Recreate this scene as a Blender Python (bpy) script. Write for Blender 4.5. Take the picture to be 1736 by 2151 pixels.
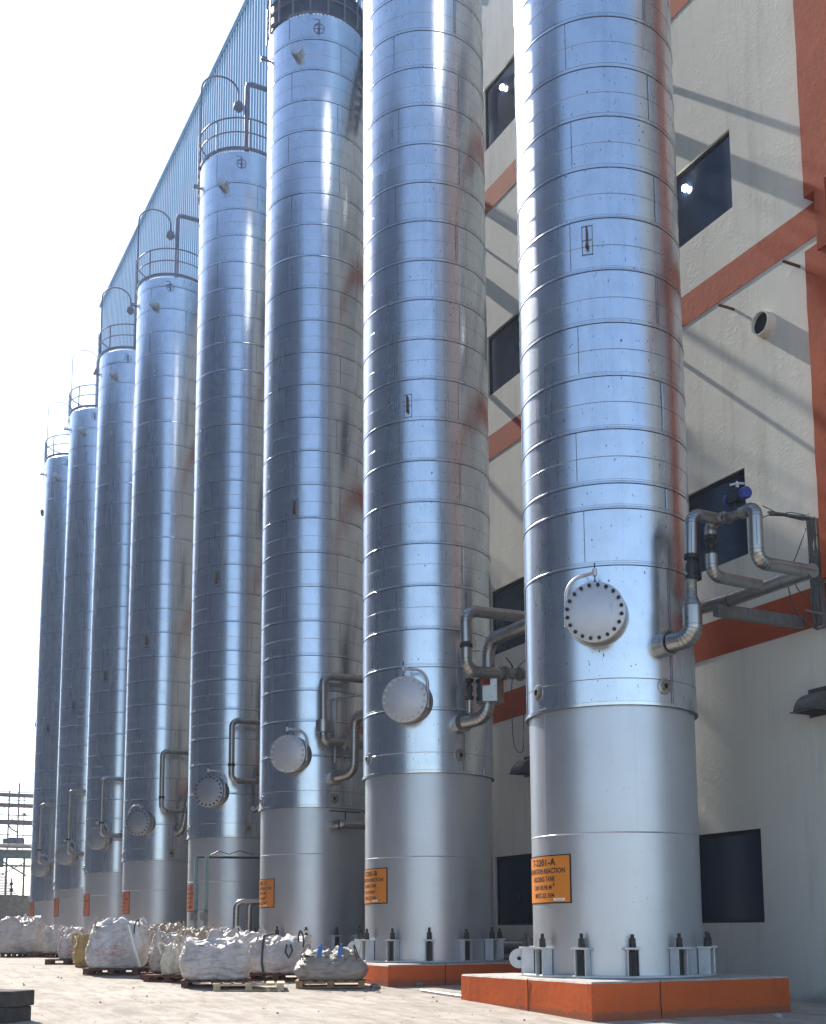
import bpy, math, random
from math import sin, cos, pi, radians, sqrt, atan2, floor
from mathutils import Vector, Matrix, noise

for o in list(bpy.data.objects): bpy.data.objects.remove(o)
SC = bpy.context.scene
COL = SC.collection
R = random.Random(7)

# ------------------------------------------------------------------ camera
W0, H0 = 1736.0, 2151.0            # measuring frame of the photograph
FPX, PX, PY = 2490.0, 868.0, 1615.33
YAW, PITCH, ROLL = 0.47425, 0.13455, -0.00568
EYE = Vector((-11.863, -15.857, 1.31))
fwd = Vector((sin(YAW)*cos(PITCH), cos(YAW)*cos(PITCH), sin(PITCH)))
rgt0 = Vector((cos(YAW), -sin(YAW), 0))
up0 = rgt0.cross(fwd)
cx_ = rgt0*cos(ROLL) + up0*sin(ROLL)
cy_ = -rgt0*sin(ROLL) + up0*cos(ROLL)
cd = bpy.data.cameras.new('camera'); cam = bpy.data.objects.new('camera', cd); COL.objects.link(cam)
m = Matrix((cx_, cy_, -fwd)).transposed().to_4x4(); m.translation = EYE
cam.matrix_world = m
cd.sensor_fit = 'VERTICAL'; cd.sensor_height = 36; cd.lens = FPX/H0*36
cd.shift_y = (PY-H0/2)/H0
cd.clip_start = 0.1; cd.clip_end = 3000
SC.camera = cam

# ------------------------------------------------------------------ sky and sun
SUN_EL, SUN_AZ = radians(43), radians(-7)     # azimuth from +Y, negative toward -X
w = bpy.data.worlds.new('World'); SC.world = w; w.use_nodes = True
nt = w.node_tree; nt.nodes.clear()
sky = nt.nodes.new('ShaderNodeTexSky'); sky.sky_type = 'NISHITA'; sky.sun_disc = False
sky.sun_elevation = SUN_EL; sky.sun_rotation = SUN_AZ
sky.air_density = 1.0; sky.dust_density = 0.7; sky.ozone_density = 1.5
bg = nt.nodes.new('ShaderNodeBackground'); bg.inputs[1].default_value = 0.15
wo = nt.nodes.new('ShaderNodeOutputWorld')
nt.links.new(sky.outputs[0], bg.inputs[0]); nt.links.new(bg.outputs[0], wo.inputs[0])
sl = bpy.data.lights.new('sun', 'SUN'); sl.energy = 5.0; sl.angle = radians(0.5); sl.color = (1, .955, .88)
so = bpy.data.objects.new('sun', sl); COL.objects.link(so)
sd = Vector((sin(SUN_AZ)*cos(SUN_EL), cos(SUN_AZ)*cos(SUN_EL), sin(SUN_EL)))
so.rotation_euler = sd.to_track_quat('Z', 'Y').to_euler(); so.location = (-10, 20, 60)
SC.view_settings.view_transform = 'Standard'; SC.view_settings.look = 'None'
SC.view_settings.exposure = 0.9; SC.view_settings.gamma = 1

# ------------------------------------------------------------------ measuring helpers (photo point -> place in the yard)
def ray(px, py):
    return fwd + cx_*((px-PX)/FPX) - cy_*((py-PY)/FPX)
def P_X(px, py, X):
    d = ray(px, py); return EYE + d*((X-EYE.x)/d.x)
def P_Y(px, py, Y):
    d = ray(px, py); return EYE + d*((Y-EYE.y)/d.y)
def gz(Y):                                     # the yard rises gently along the row
    return max(0.0, min(0.50, (Y+2)*0.035))
def P_G(px, py):
    d = ray(px, py); z = 0.2
    for _ in range(30):
        q = EYE + d*((z-EYE.z)/d.z); z = gz(q.y)*.5 + z*.5
    return Vector((q.x, q.y, gz(q.y)))

# ------------------------------------------------------------------ materials
def newmat(name):
    m = bpy.data.materials.new(name); m.use_nodes = True
    return m, m.node_tree, m.node_tree.nodes['Principled BSDF']
def N(t, kind, **kw):
    n = t.nodes.new(kind)
    for k, v in kw.items():
        if k in ('operation', 'blend_type', 'data_type', 'noise_dimensions', 'feature', 'offset', 'wave_type', 'bands_direction', 'squash', 'musgrave_type', 'interpolation_type', 'vector_type'):
            setattr(n, k, v)
        else:
            n.inputs[k.replace('_', ' ')].default_value = v
    return n
def ramp(t, src, stops):
    r = t.nodes.new('ShaderNodeValToRGB')
    e = r.color_ramp.elements
    while len(e) < len(stops): e.new(.5)
    for i, (p, c) in enumerate(stops):
        e[i].position = p; e[i].color = (c[0], c[1], c[2], 1) if hasattr(c, '__len__') else (c, c, c, 1)
    t.links.new(src, r.inputs[0]); return r
def mapped(t, scale, kind='Object'):
    tc = t.nodes.new('ShaderNodeTexCoord'); mp = t.nodes.new('ShaderNodeMapping')
    mp.inputs['Scale'].default_value = scale
    t.links.new(tc.outputs[kind], mp.inputs[0]); return mp.outputs[0]
def noise_(t, vec, scale, detail=4, rough=.55, dist=0):
    n = t.nodes.new('ShaderNodeTexNoise')
    n.inputs['Scale'].default_value = scale; n.inputs['Detail'].default_value = detail
    n.inputs['Roughness'].default_value = rough; n.inputs['Distortion'].default_value = dist
    t.links.new(vec, n.inputs['Vector']); return n.outputs[0]
def mixc(t, fac, a, b, bt='MIX'):
    n = t.nodes.new('ShaderNodeMix'); n.data_type = 'RGBA'; n.blend_type = bt
    for s, v in ((0, fac), (6, a), (7, b)):
        if hasattr(v, 'is_linked'): t.links.new(v, n.inputs[s])
        elif s == 0: n.inputs[0].default_value = v
        else: n.inputs[s].default_value = (v[0], v[1], v[2], 1)
    return n.outputs[2]
def bump(t, bsdf, h, strength, dist=.02, prev=None):
    b = t.nodes.new('ShaderNodeBump'); b.inputs['Strength'].default_value = strength; b.inputs['Distance'].default_value = dist
    t.links.new(h, b.inputs['Height'])
    if prev: t.links.new(prev, b.inputs['Normal'])
    t.links.new(b.outputs[0], bsdf.inputs['Normal']); return b.outputs[0]
def simple(name, col, rough=.6, metal=0, var=.18, scale=3, bmp=.15, bscale=30, vscale=(1, 1, 1)):
    m, t, b = newmat(name)
    v = mapped(t, vscale); n = noise_(t, v, scale, 6, .6)
    r = ramp(t, n, [(.3, [c*(1-var) for c in col]), (.7, [min(1, c*(1+var)) for c in col])])
    t.links.new(r.outputs[0], b.inputs['Base Color'])
    b.inputs['Roughness'].default_value = rough; b.inputs['Metallic'].default_value = metal
    if bmp: bump(t, b, noise_(t, v, bscale, 4, .6), bmp, .01)
    return m
M = {}
# brushed aluminium cladding: dents differ from course to course, streaks run down
def clad_mat(name, base, rlo, rhi, wob, fine=True):   # fine: near sheets show small dents and runs
    m, t, b = newmat(name)
    tc = t.nodes.new('ShaderNodeTexCoord'); sep = t.nodes.new('ShaderNodeSeparateXYZ'); t.links.new(tc.outputs['Object'], sep.inputs[0])
    oi = t.nodes.new('ShaderNodeObjectInfo')
    dv = N(t, 'ShaderNodeMath', operation='DIVIDE'); t.links.new(sep.outputs[2], dv.inputs[0]); dv.inputs[1].default_value = .915
    fl = N(t, 'ShaderNodeMath', operation='FLOOR'); t.links.new(dv.outputs[0], fl.inputs[0])
    f7 = N(t, 'ShaderNodeMath', operation='MULTIPLY'); t.links.new(fl.outputs[0], f7.inputs[0]); f7.inputs[1].default_value = 0
    zz = N(t, 'ShaderNodeMath', operation='MULTIPLY_ADD'); t.links.new(sep.outputs[2], zz.inputs[0]); zz.inputs[1].default_value = .28; t.links.new(f7.outputs[0], zz.inputs[2])
    z2 = N(t, 'ShaderNodeMath', operation='MULTIPLY_ADD'); t.links.new(oi.outputs['Random'], z2.inputs[0]); z2.inputs[1].default_value = 40; t.links.new(zz.outputs[0], z2.inputs[2])
    cb = t.nodes.new('ShaderNodeCombineXYZ'); t.links.new(sep.outputs[0], cb.inputs[0]); t.links.new(sep.outputs[1], cb.inputs[1]); t.links.new(z2.outputs[0], cb.inputs[2])
    big = noise_(t, cb.outputs[0], 1.7, 2, .5)
    v2 = mapped(t, (1, 1, .05)); streak = noise_(t, v2, 6 if fine else 3, 4 if fine else 1, .6)
    v3 = mapped(t, (1, 1, 1)); dirt = noise_(t, v3, 2.2, 6, .65)
    mr = N(t, 'ShaderNodeMapRange'); t.links.new(streak, mr.inputs[0]); mr.inputs[1].default_value = .3; mr.inputs[2].default_value = .7; mr.inputs[3].default_value = rlo; mr.inputs[4].default_value = rhi
    t.links.new(mr.outputs[0], b.inputs['Roughness'])
    c1 = ramp(t, streak, [(.25, [c*.93 for c in base]), (.6, base), (.8, [min(1, c*1.04) for c in base])])
    spk = noise_(t, mapped(t, (1, 1, .45)), 26, 2, .5)
    sp = ramp(t, spk, [(.70, 0), (.735, 1 if fine else 0)])
    c2 = mixc(t, ramp(t, dirt, [(.45, 0), (.75, .35)]).outputs[0], c1.outputs[0], [c*.62 for c in base])
    c3 = mixc(t, sp.outputs[0], c2, (.10, .10, .11))
    t.links.new(c3, b.inputs['Base Color']); b.inputs['Metallic'].default_value = 1
    p = bump(t, b, big, wob, .06)
    if fine: bump(t, b, noise_(t, mapped(t, (1, 1, .3)), 6, 2, .5), .02, .01, p)
    return m
M['clad'] = clad_mat('cladding_metal', (.67, .71, .77), .25, .32, .06)
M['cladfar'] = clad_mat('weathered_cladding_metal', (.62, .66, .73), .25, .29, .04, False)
M['lagging'] = clad_mat('pipe_lagging_metal', (.40, .385, .37), .26, .42, .12)
def skirt_mat():
    m, t, b = newmat('silver_paint')
    v = mapped(t, (1, 1, .12)); s = noise_(t, v, 5, 6, .6); v2 = mapped(t, (1, 1, 1)); d = noise_(t, v2, 1.6, 7, .65)
    c = mixc(t, ramp(t, d, [(.4, 0), (.75, .5)]).outputs[0], (.56, .58, .62), (.48, .49, .51))
    c = mixc(t, ramp(t, s, [(.35, 0), (.8, .35)]).outputs[0], c, (.58, .60, .63))
    run = ramp(t, noise_(t, mapped(t, (1, 1, .06)), 14, 4, .7), [(.66, 0), (.74, .45)]); msk = ramp(t, noise_(t, v2, .9, 3, .6), [(.48, 0), (.60, 1)])
    rm = N(t, 'ShaderNodeMath', operation='MULTIPLY'); t.links.new(run.outputs[0], rm.inputs[0]); t.links.new(msk.outputs[0], rm.inputs[1]); c = mixc(t, rm.outputs[0], c, (.27, .23, .20))
    sp = ramp(t, noise_(t, v2, 38, 2, .5), [(.72, 0), (.75, .7)])
    c = mixc(t, sp.outputs[0], c, (.16, .13, .11))
    t.links.new(c, b.inputs['Base Color']); b.inputs['Metallic'].default_value = .82; b.inputs['Roughness'].default_value = .40
    p = bump(t, b, noise_(t, v2, 2.0, 2, .5), .08, .05); bump(t, b, noise_(t, v2, 55, 3, .6), .12, .004, p)
    return m
M['skirt'] = skirt_mat()
M['cover'] = simple('pale_steel_paint', (.50, .50, .53), .42, .45, .05, 5, .06, 40)
M['coverfar'] = simple('dull_steel_cover', (.33, .35, .40), .42, .6, .08, 5, .06, 40)
M['chair'] = simple('grey_bracket_paint', (.52, .54, .56), .45, .3, .12, 9, .15, 60)
M['black'] = simple('black_steel', (.022, .022, .024), .45, .4, .3, 20, .2, 60)
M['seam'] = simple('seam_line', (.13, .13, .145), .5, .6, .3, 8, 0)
M['parapet'] = simple('dark_blue_parapet_paint', (.045, .055, .10), .6, .1, .4, 3, .2, 20)
M['steel'] = simple('worn_steel', (.22, .21, .20), .42, .8, .35, 14, .25, 50)
M['rust'] = simple('rusty_steel', (.10, .04, .025), .8, .1, .4, 16, .4, 50)
M['dark'] = simple('dark_void', (.012, .012, .013), .8, 0, .2, 5, 0)
M['rail'] = simple('rail_paint', (.15, .16, .23), .5, .3, .2, 8, .1, 40)
M['blue'] = simple('blue_actuator_paint', (.02, .035, .22), .35, 0, .15, 8, .05)
M['redbox'] = simple('red_switch_box', (.16, .02, .02), .5, 0, .2, 8, .1)
M['room'] = simple('dark_blue_room', (.06, .085, .13), .8, 0, .2, 3, 0)
M['sign'] = simple('orange_sign_paint', (.62, .20, .016), .5, 0, .08, 5, .05, 50)
M['signred'] = simple('faded_red_sign_paint', (.50, .13, .045), .5, 0, .14, 7, .05, 50)
M['ink'] = simple('black_sign_paint', (.012, .010, .010), .5, 0, .2, 30, 0)
M['white'] = simple('white_label', (.75, .74, .70), .5, 0, .06, 20, 0)
M['dirtyink'] = simple('faded_print', (.35, .35, .33), .5, 0, .2, 60, 0)
M['cable'] = simple('grey_cable', (.10, .10, .10), .6, 0, .3, 30, .1)
M['galv'] = simple('galvanised_tray', (.19, .195, .20), .5, .5, .3, 20, .2, 60, (1, 1, .3))
M['cowl'] = simple('dark_cowl_sheet', (.09, .09, .09), .5, .4, .3, 12, .2, 40)
M['greenp'] = simple('pale_green_post', (.16, .24, .25), .5, .1, .15, 8, .1, 50)
M['beam'] = simple('purple_grey_steel', (.13, .11, .14), .6, .1, .25, 4, .1, 30)
M['beamg'] = simple('green_grey_steel', (.10, .15, .17), .6, .1, .25, 4, .1, 30)
M['wood'] = simple('pallet_wood', (.30, .17, .09), .8, 0, .45, 10, .4, 60, (1, 6, 1))
M['woodpale'] = simple('pale_pallet_wood', (.50, .38, .25), .8, 0, .3, 10, .4, 60, (1, 6, 1))
M['wooddark'] = simple('dark_red_pallet_wood', (.12, .045, .028), .8, 0, .45, 10, .4, 60, (1, 6, 1))
M['oldconc'] = simple('old_concrete', (.17, .165, .155), .9, 0, .3, 6, .5, 30)
M['facade'] = simple('grey_shed_sheet', (.125, .15, .20), .7, 0, .2, .6, .1, 30)

def paint_mat(name, col, dirtc, bumpd=.006, chip=(.30, .29, .27)):
    m, t, b = newmat(name)
    v = mapped(t, (1, 1, 1)); a = noise_(t, v, 1.3, 7, .65); vs = mapped(t, (1, 1, .25)); s = noise_(t, vs, 5, 6, .7)
    c = mixc(t, ramp(t, a, [(.38, 0), (.72, .55)]).outputs[0], col, [x*.78 for x in col])
    c = mixc(t, ramp(t, s, [(.52, 0), (.78, .7)]).outputs[0], c, dirtc)
    ch = ramp(t, noise_(t, v, 13, 5, .6), [(.69, 0), (.71, .8)])
    c = mixc(t, ch.outputs[0], c, chip)
    if name.startswith('orange'):
        tc = t.nodes.new('ShaderNodeTexCoord'); sp = t.nodes.new('ShaderNodeSeparateXYZ'); t.links.new(tc.outputs['Object'], sp.inputs[0])
        mu = N(t, 'ShaderNodeMath', operation='MULTIPLY_ADD'); t.links.new(noise_(t, v, 4, 6, .7), mu.inputs[0]); mu.inputs[1].default_value = -.22; t.links.new(sp.outputs[2], mu.inputs[2])
        c = mixc(t, ramp(t, mu.outputs[0], [(0, .55), (.03, 0)]).outputs[0], c, (.13, .095, .075))
    t.links.new(c, b.inputs['Base Color']); b.inputs['Roughness'].default_value = .8; b.inputs['Specular IOR Level'].default_value = .15
    p = bump(t, b, noise_(t, v, 7, 6, .7), .5, bumpd*2); bump(t, b, ch.outputs[0], -.3, .004, p)
    return m
M['orange'] = paint_mat('orange_plinth_paint', (.56, .118, .034), (.26, .075, .04), .010, (.22, .05, .02))
M['redband'] = paint_mat('brick_red_band_paint', (.34, .070, .028), (.22, .050, .028), .006, (.22, .045, .03))
def wall_mat():
    m, t, b = newmat('rough_cream_plaster')
    v = mapped(t, (1, 1, 1)); a = noise_(t, v, .5, 8, .6); vs = mapped(t, (1, 2.2, .22)); s = noise_(t, vs, 1.6, 8, .7)
    c = mixc(t, ramp(t, a, [(.35, 0), (.7, .6)]).outputs[0], (.59, .58, .52), (.51, .50, .455))
    c = mixc(t, ramp(t, s, [(.52, 0), (.80, .55)]).outputs[0], c, (.31, .29, .25))
    rs = ramp(t, noise_(t, mapped(t, (1, 1.8, .35)), .8, 5, .7), [(.66, 0), (.80, .5)])
    c = mixc(t, rs.outputs[0], c, (.36, .24, .15))
    # splash dirt near the foot
    tc = t.nodes.new('ShaderNodeTexCoord'); sp = t.nodes.new('ShaderNodeSeparateXYZ'); t.links.new(tc.outputs['Object'], sp.inputs[0])
    mu = N(t, 'ShaderNodeMath', operation='MULTIPLY_ADD'); t.links.new(a, mu.inputs[0]); mu.inputs[1].default_value = 1.4; t.links.new(sp.outputs[2], mu.inputs[2])
    fr = ramp(t, mu.outputs[0], [(.75, .7), (1.0, 0)])
    c = mixc(t, fr.outputs[0], c, (.22, .21, .19))
    t.links.new(c, b.inputs['Base Color']); b.inputs['Roughness'].default_value = .9; b.inputs['Specular IOR Level'].default_value = .15
    trowel = noise_(t, mapped(t, (1, 1, .6)), 1.6, 3, .5, .3)
    lump = ramp(t, noise_(t, v, 14, 5, .6, .3), [(.50, 0), (.62, .5), (.75, 1)])
    patch = ramp(t, noise_(t, v, .9, 3, .5), [(.40, .15), (.60, 1)])
    mm = N(t, 'ShaderNodeMath', operation='MULTIPLY'); t.links.new(lump.outputs[0], mm.inputs[0]); t.links.new(patch.outputs[0], mm.inputs[1])
    p = bump(t, b, trowel, .13, .05); p = bump(t, b, mm.outputs[0], .26, .016, p); bump(t, b, noise_(t, v, 60, 4, .7), .25, .003, p)
    return m
M['wall'] = wall_mat()
def ground_mat():
    m, t, b = newmat('dusty_paving')
    v = mapped(t, (1, 1, 1)); a = noise_(t, v, .35, 8, .65); f = noise_(t, v, 22, 6, .7); g = noise_(t, mapped(t, (2.2, .7, 1)), 2.2, 7, .7)
    br = t.nodes.new('ShaderNodeTexBrick'); br.offset = .5
    mp = mapped(t, (1, 1, 1))
    # joints wander a little
    t.links.new(mp, br.inputs['Vector']); br.inputs['Scale'].default_value = 1
    br.inputs['Brick Width'].default_value = .24; br.inputs['Row Height'].default_value = .12; br.inputs['Mortar Size'].default_value = .006; br.inputs['Mortar Smooth'].default_value = .6
    br.inputs['Color1'].default_value = (.40, .355, .305, 1); br.inputs['Color2'].default_value = (.33, .29, .245, 1); br.inputs['Mortar'].default_value = (.21, .185, .16, 1)
    c = mixc(t, ramp(t, a, [(.40, 0), (.62, 1)]).outputs[0], br.outputs[0], (.41, .365, .315))
    c = mixc(t, ramp(t, g, [(.44, 0), (.66, .85)]).outputs[0], c, (.22, .18, .14))
    c = mixc(t, ramp(t, f, [(.60, 0), (.75, .4)]).outputs[0], c, (.46, .43, .40))
    ty = ramp(t, noise_(t, mapped(t, (.9, .28, 1)), .9, 5, .7, .6), [(.50, 0), (.66, .6)]); c = mixc(t, ty.outputs[0], c, (.21, .175, .145))
    dk = ramp(t, noise_(t, v, 6, 7, .75), [(.64, 0), (.72, .75)])
    c = mixc(t, dk.outputs[0], c, (.20, .17, .13))
    t.links.new(c, b.inputs['Base Color']); b.inputs['Roughness'].default_value = .92
    p = bump(t, b, br.outputs[1], -.35, .006); p = bump(t, b, f, .5, .012, p); bump(t, b, g, .5, .03, p)
    return m
M['ground'] = ground_mat()
def N_inv(t, src, k):
    a = N(t, 'ShaderNodeMath', operation='SUBTRACT'); a.inputs[0].default_value = 1; t.links.new(src, a.inputs[1])
    q = N(t, 'ShaderNodeMath', operation='MULTIPLY'); t.links.new(a.outputs[0], q.inputs[0]); q.inputs[1].default_value = k; return q.outputs[0]
def bag_mat(name, col, stain=None, sc=1.0):
    m, t, b = newmat(name)
    v = mapped(t, (1, 1, 1)); a = noise_(t, v, 2.2, 7, .65)
    c = mixc(t, ramp(t, a, [(.4, 0), (.68, .8)]).outputs[0], col, [x*.74 for x in col])
    d = noise_(t, mapped(t, (1, 1, .8)), 4.2, 8, .75)
    c = mixc(t, ramp(t, d, [(.47, 0), (.70, .85)]).outputs[0], c, (.30, .25, .20))
    if stain:
        tc = t.nodes.new('ShaderNodeTexCoord'); mp = t.nodes.new('ShaderNodeMapping'); mp.inputs['Scale'].default_value = (1, 1, 5)
        t.links.new(tc.outputs['Object'], mp.inputs[0])
        s = noise_(t, mp.outputs[0], 6, 5, .8)
        sp = t.nodes.new('ShaderNodeSeparateXYZ'); t.links.new(tc.outputs['Object'], sp.inputs[0])
        zr = ramp(t, sp.outputs[2], [(.06, 0), (.14, 1), (.42, 1), (.5, 0)])
        xr = N(t, 'ShaderNodeMath', operation='ABSOLUTE'); t.links.new(sp.outputs[0], xr.inputs[0])
        xq = ramp(t, xr.outputs[0], [(.28, 1), (.36, 0)])
        ss = ramp(t, s, [(.5, 0), (.56, .6)])
        m1 = N(t, 'ShaderNodeMath', operation='MULTIPLY'); t.links.new(zr.outputs[0], m1.inputs[0]); t.links.new(xq.outputs[0], m1.inputs[1])
        m2 = N(t, 'ShaderNodeMath', operation='MULTIPLY'); t.links.new(m1.outputs[0], m2.inputs[0]); t.links.new(ss.outputs[0], m2.inputs[1])
        c = mixc(t, m2.outputs[0], c, stain)
    t.links.new(c, b.inputs['Base Color']); b.inputs['Roughness'].default_value = .55
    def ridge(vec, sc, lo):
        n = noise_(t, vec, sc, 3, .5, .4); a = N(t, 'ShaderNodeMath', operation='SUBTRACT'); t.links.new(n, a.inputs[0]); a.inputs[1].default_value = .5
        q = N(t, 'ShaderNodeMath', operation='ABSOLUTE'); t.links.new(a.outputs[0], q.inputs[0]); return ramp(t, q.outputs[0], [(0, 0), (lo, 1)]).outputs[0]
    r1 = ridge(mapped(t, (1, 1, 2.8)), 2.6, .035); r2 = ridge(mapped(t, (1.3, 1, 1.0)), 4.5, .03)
    c = mixc(t, N_inv(t, r1, .13), c, [x*.42 for x in col]); t.links.new(c, b.inputs['Base Color'])  # shade of the folds put into the colour along the creases
    p = bump(t, b, r1, .5, .014); p = bump(t, b, r2, .35, .010, p); p = bump(t, b, noise_(t, v, 9, 5, .6), .3, .02, p); bump(t, b, noise_(t, v, 160, 2, .5), .15, .002, p)
    return m
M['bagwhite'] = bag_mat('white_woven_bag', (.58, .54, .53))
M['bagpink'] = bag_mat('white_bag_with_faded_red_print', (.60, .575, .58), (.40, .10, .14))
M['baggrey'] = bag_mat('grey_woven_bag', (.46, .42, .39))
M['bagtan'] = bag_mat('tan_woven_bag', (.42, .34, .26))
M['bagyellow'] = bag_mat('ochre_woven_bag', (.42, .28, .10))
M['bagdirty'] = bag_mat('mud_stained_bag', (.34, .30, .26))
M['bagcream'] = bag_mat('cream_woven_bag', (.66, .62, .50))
M['strap'] = simple('dark_strap', (.05, .06, .06), .7, 0, .3, 20, .2, 60)
M['tape'] = simple('blue_tape', (.06, .17, .42), .5, 0, .15, 20, .1)
M['curb'] = simple('weathered_kerb', (.050, .044, .040), .9, 0, .35, 7, .6, 30)
def glass_mat():
    m, t, b = newmat('dark_window_glass')
    n = noise_(t, mapped(t, (1, 1, .4)), 2.0, 5, .6)
    r = ramp(t, n, [(.35, (.010, .017, .036)), (.70, (.017, .027, .052))]); t.links.new(r.outputs[0], b.inputs['Base Color'])
    b.inputs['Roughness'].default_value = .10; b.inputs['Specular IOR Level'].default_value = .32
    bump(t, b, noise_(t, mapped(t, (1, 1, 1)), 1.3, 2, .5), .05, .02)
    return m
M['glass'] = glass_mat()
def emis(name, col, s):
    m, t, b = newmat(name); b.inputs['Base Color'].default_value = (*col, 1); b.inputs['Emission Color'].default_value = (*col, 1); b.inputs['Emission Strength'].default_value = s
    return m
M['lamp'] = emis('glint_glow', (1, .98, .9), 30)  # glow that imitates the two window glints, no real lamp
def corr_mat():
    m, t, b = newmat('blue_grey_roof_sheet')
    v = mapped(t, (1, 1, .05)); n = noise_(t, v, 1.2, 6, .6)
    c = ramp(t, n, [(.3, (.20, .38, .58)), (.7, (.28, .48, .68))])
    t.links.new(c.outputs[0], b.inputs['Base Color']); b.inputs['Roughness'].default_value = .95; b.inputs['Specular IOR Level'].default_value = .04
    return m
M['corr'] = corr_mat()

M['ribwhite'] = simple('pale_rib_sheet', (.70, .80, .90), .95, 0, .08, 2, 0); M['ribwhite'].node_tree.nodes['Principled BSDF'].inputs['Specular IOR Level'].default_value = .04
# ------------------------------------------------------------------ mesh builder
class MB:
    def __init__(s): s.v = []; s.f = []; s.mi = []; s.mat = 0
    def add(s, vs, fs):
        o = len(s.v); s.v += [tuple(p) for p in vs]; s.f += [tuple(i+o for i in f) for f in fs]; s.mi += [s.mat]*len(fs)
    def box(s, c, d, M3=None):
        c = Vector(c); hx, hy, hz = d[0]/2, d[1]/2, d[2]/2
        vs = [Vector((x, y, z)) for x in (-hx, hx) for y in (-hy, hy) for z in (-hz, hz)]
        if M3 is not None: vs = [M3 @ p for p in vs]
        s.add([c+p for p in vs], [(0, 1, 3, 2), (4, 6, 7, 5), (0, 4, 5, 1), (2, 3, 7, 6), (0, 2, 6, 4), (1, 5, 7, 3)])
    def beam(s, a, b, w_, h_, up=(0, 0, 1)):
        a, b = Vector(a), Vector(b); d = b-a; L = d.length; d.normalize(); u = Vector(up)
        if abs(u.dot(d)) > .95: u = Vector((1, 0, 0))
        r = d.cross(u).normalized(); u = r.cross(d)
        s.box((a+b)/2, (w_, L, h_), Matrix((r, d, u)).transposed())
    def ring(s, c, ax, r, seg, ph=0):
        ax = Vector(ax).normalized(); u = Vector((0, 0, 1)) if abs(ax.z) < .9 else Vector((1, 0, 0))
        e1 = ax.cross(u).normalized(); e2 = ax.cross(e1)
        return [Vector(c)+e1*r*cos(ph+2*pi*i/seg)+e2*r*sin(ph+2*pi*i/seg) for i in range(seg)]
    def rev(s, c, ax, prof, seg=24, cap=True, ph=0):     # prof: (distance along axis, radius)
        ax = Vector(ax).normalized(); vs = []; fs = []
        for t, r in prof: vs += s.ring(Vector(c)+ax*t, ax, max(r, 1e-4), seg, ph)
        for k in range(len(prof)-1):
            for i in range(seg):
                j = (i+1) % seg; fs.append((k*seg+i, k*seg+j, (k+1)*seg+j, (k+1)*seg+i))
        if cap:
            fs.append(tuple(range(seg-1, -1, -1))); n = (len(prof)-1)*seg; fs.append(tuple(n+i for i in range(seg)))
        s.add(vs, fs)
    def cyl(s, a, b, r, seg=12, r2=None):
        a, b = Vector(a), Vector(b); L = (b-a).length
        s.rev(a, b-a, [(0, r), (L, r if r2 is None else r2)], seg)
    def tube(s, pts, r, seg=10, cap=True, closed=False):
        pts = [Vector(p) for p in pts]; n = len(pts); rings = []
        rr = r if hasattr(r, '__len__') else [r]*n
        nrm = None
        for i in range(n):
            if closed: d = pts[(i+1) % n]-pts[i-1]
            elif i == 0: d = pts[1]-pts[0]
            elif i == n-1: d = pts[-1]-pts[-2]
            else: d = (pts[i+1]-pts[i]).normalized()+(pts[i]-pts[i-1]).normalized()
            if d.length < 1e-9: d = Vector((0, 0, 1))
            d.normalize()
            if nrm is None:
                u = Vector((0, 0, 1)) if abs(d.z) < .9 else Vector((1, 0, 0)); nrm = (u-d*u.dot(d)).normalized()
            else: nrm = (nrm-d*nrm.dot(d)).normalized()
            b = d.cross(nrm)
            rings.append([pts[i]+nrm*rr[i]*cos(2*pi*k/seg)+b*rr[i]*sin(2*pi*k/seg) for k in range(seg)])
        vs = [p for q in rings for p in q]; fs = []
        for k in range(n if closed else n-1):
            k2 = (k+1) % n
            for i in range(seg):
                j = (i+1) % seg; fs.append((k*seg+i, k*seg+j, k2*seg+j, k2*seg+i))
        if cap and not closed:
            fs.append(tuple(range(seg-1, -1, -1))); fs.append(tuple((n-1)*seg+i for i in range(seg)))
        s.add(vs, fs)
    def lathe(s, prof, seg, mats=None, c=(0, 0)):   # prof (r,z)
        vs = []
        for r, z in prof:
            vs += [(c[0]+r*cos(2*pi*i/seg), c[1]+r*sin(2*pi*i/seg), z) for i in range(seg)]
        o = len(s.v); s.v += vs
        for k in range(len(prof)-1):
            for i in range(seg):
                j = (i+1) % seg
                s.f.append((o+k*seg+i, o+k*seg+j, o+(k+1)*seg+j, o+(k+1)*seg+i)); s.mi.append(mats[k] if mats else s.mat)
    def disc(s, r, z, seg, up=True):
        vs = [(r*cos(2*pi*i/seg), r*sin(2*pi*i/seg), z) for i in range(seg)]
        s.add(vs, [tuple(range(seg)) if up else tuple(range(seg-1, -1, -1))])
    def build(s, name, mats, parent=None, smooth=True, ang=35, loc=None):
        me = bpy.data.meshes.new(name); me.from_pydata(s.v, [], s.f)
        if not hasattr(mats, '__len__'): mats = [mats]
        for q in mats: me.materials.append(q)
        me.polygons.foreach_set('material_index', s.mi)
        if smooth:
            me.polygons.foreach_set('use_smooth', [True]*len(me.polygons)); me.set_sharp_from_angle(angle=radians(ang))
        me.update()
        o = bpy.data.objects.new(name, me); COL.objects.link(o)
        if parent: o.parent = parent
        if loc is not None: o.location = loc
        return o
def tag(o, label=None, cat=None, group=None, kind=None):
    if label: o['label'] = label
    if cat: o['category'] = cat
    if group: o['group'] = group
    if kind: o['kind'] = kind
    return o
def thing(name, label, cat, loc=(0, 0, 0), group=None, rz=0):
    o = bpy.data.objects.new(name, None); COL.objects.link(o); o.location = loc; o.rotation_euler = (0, 0, rz)
    o.empty_display_size = .3
    return tag(o, label, cat, group)
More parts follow.
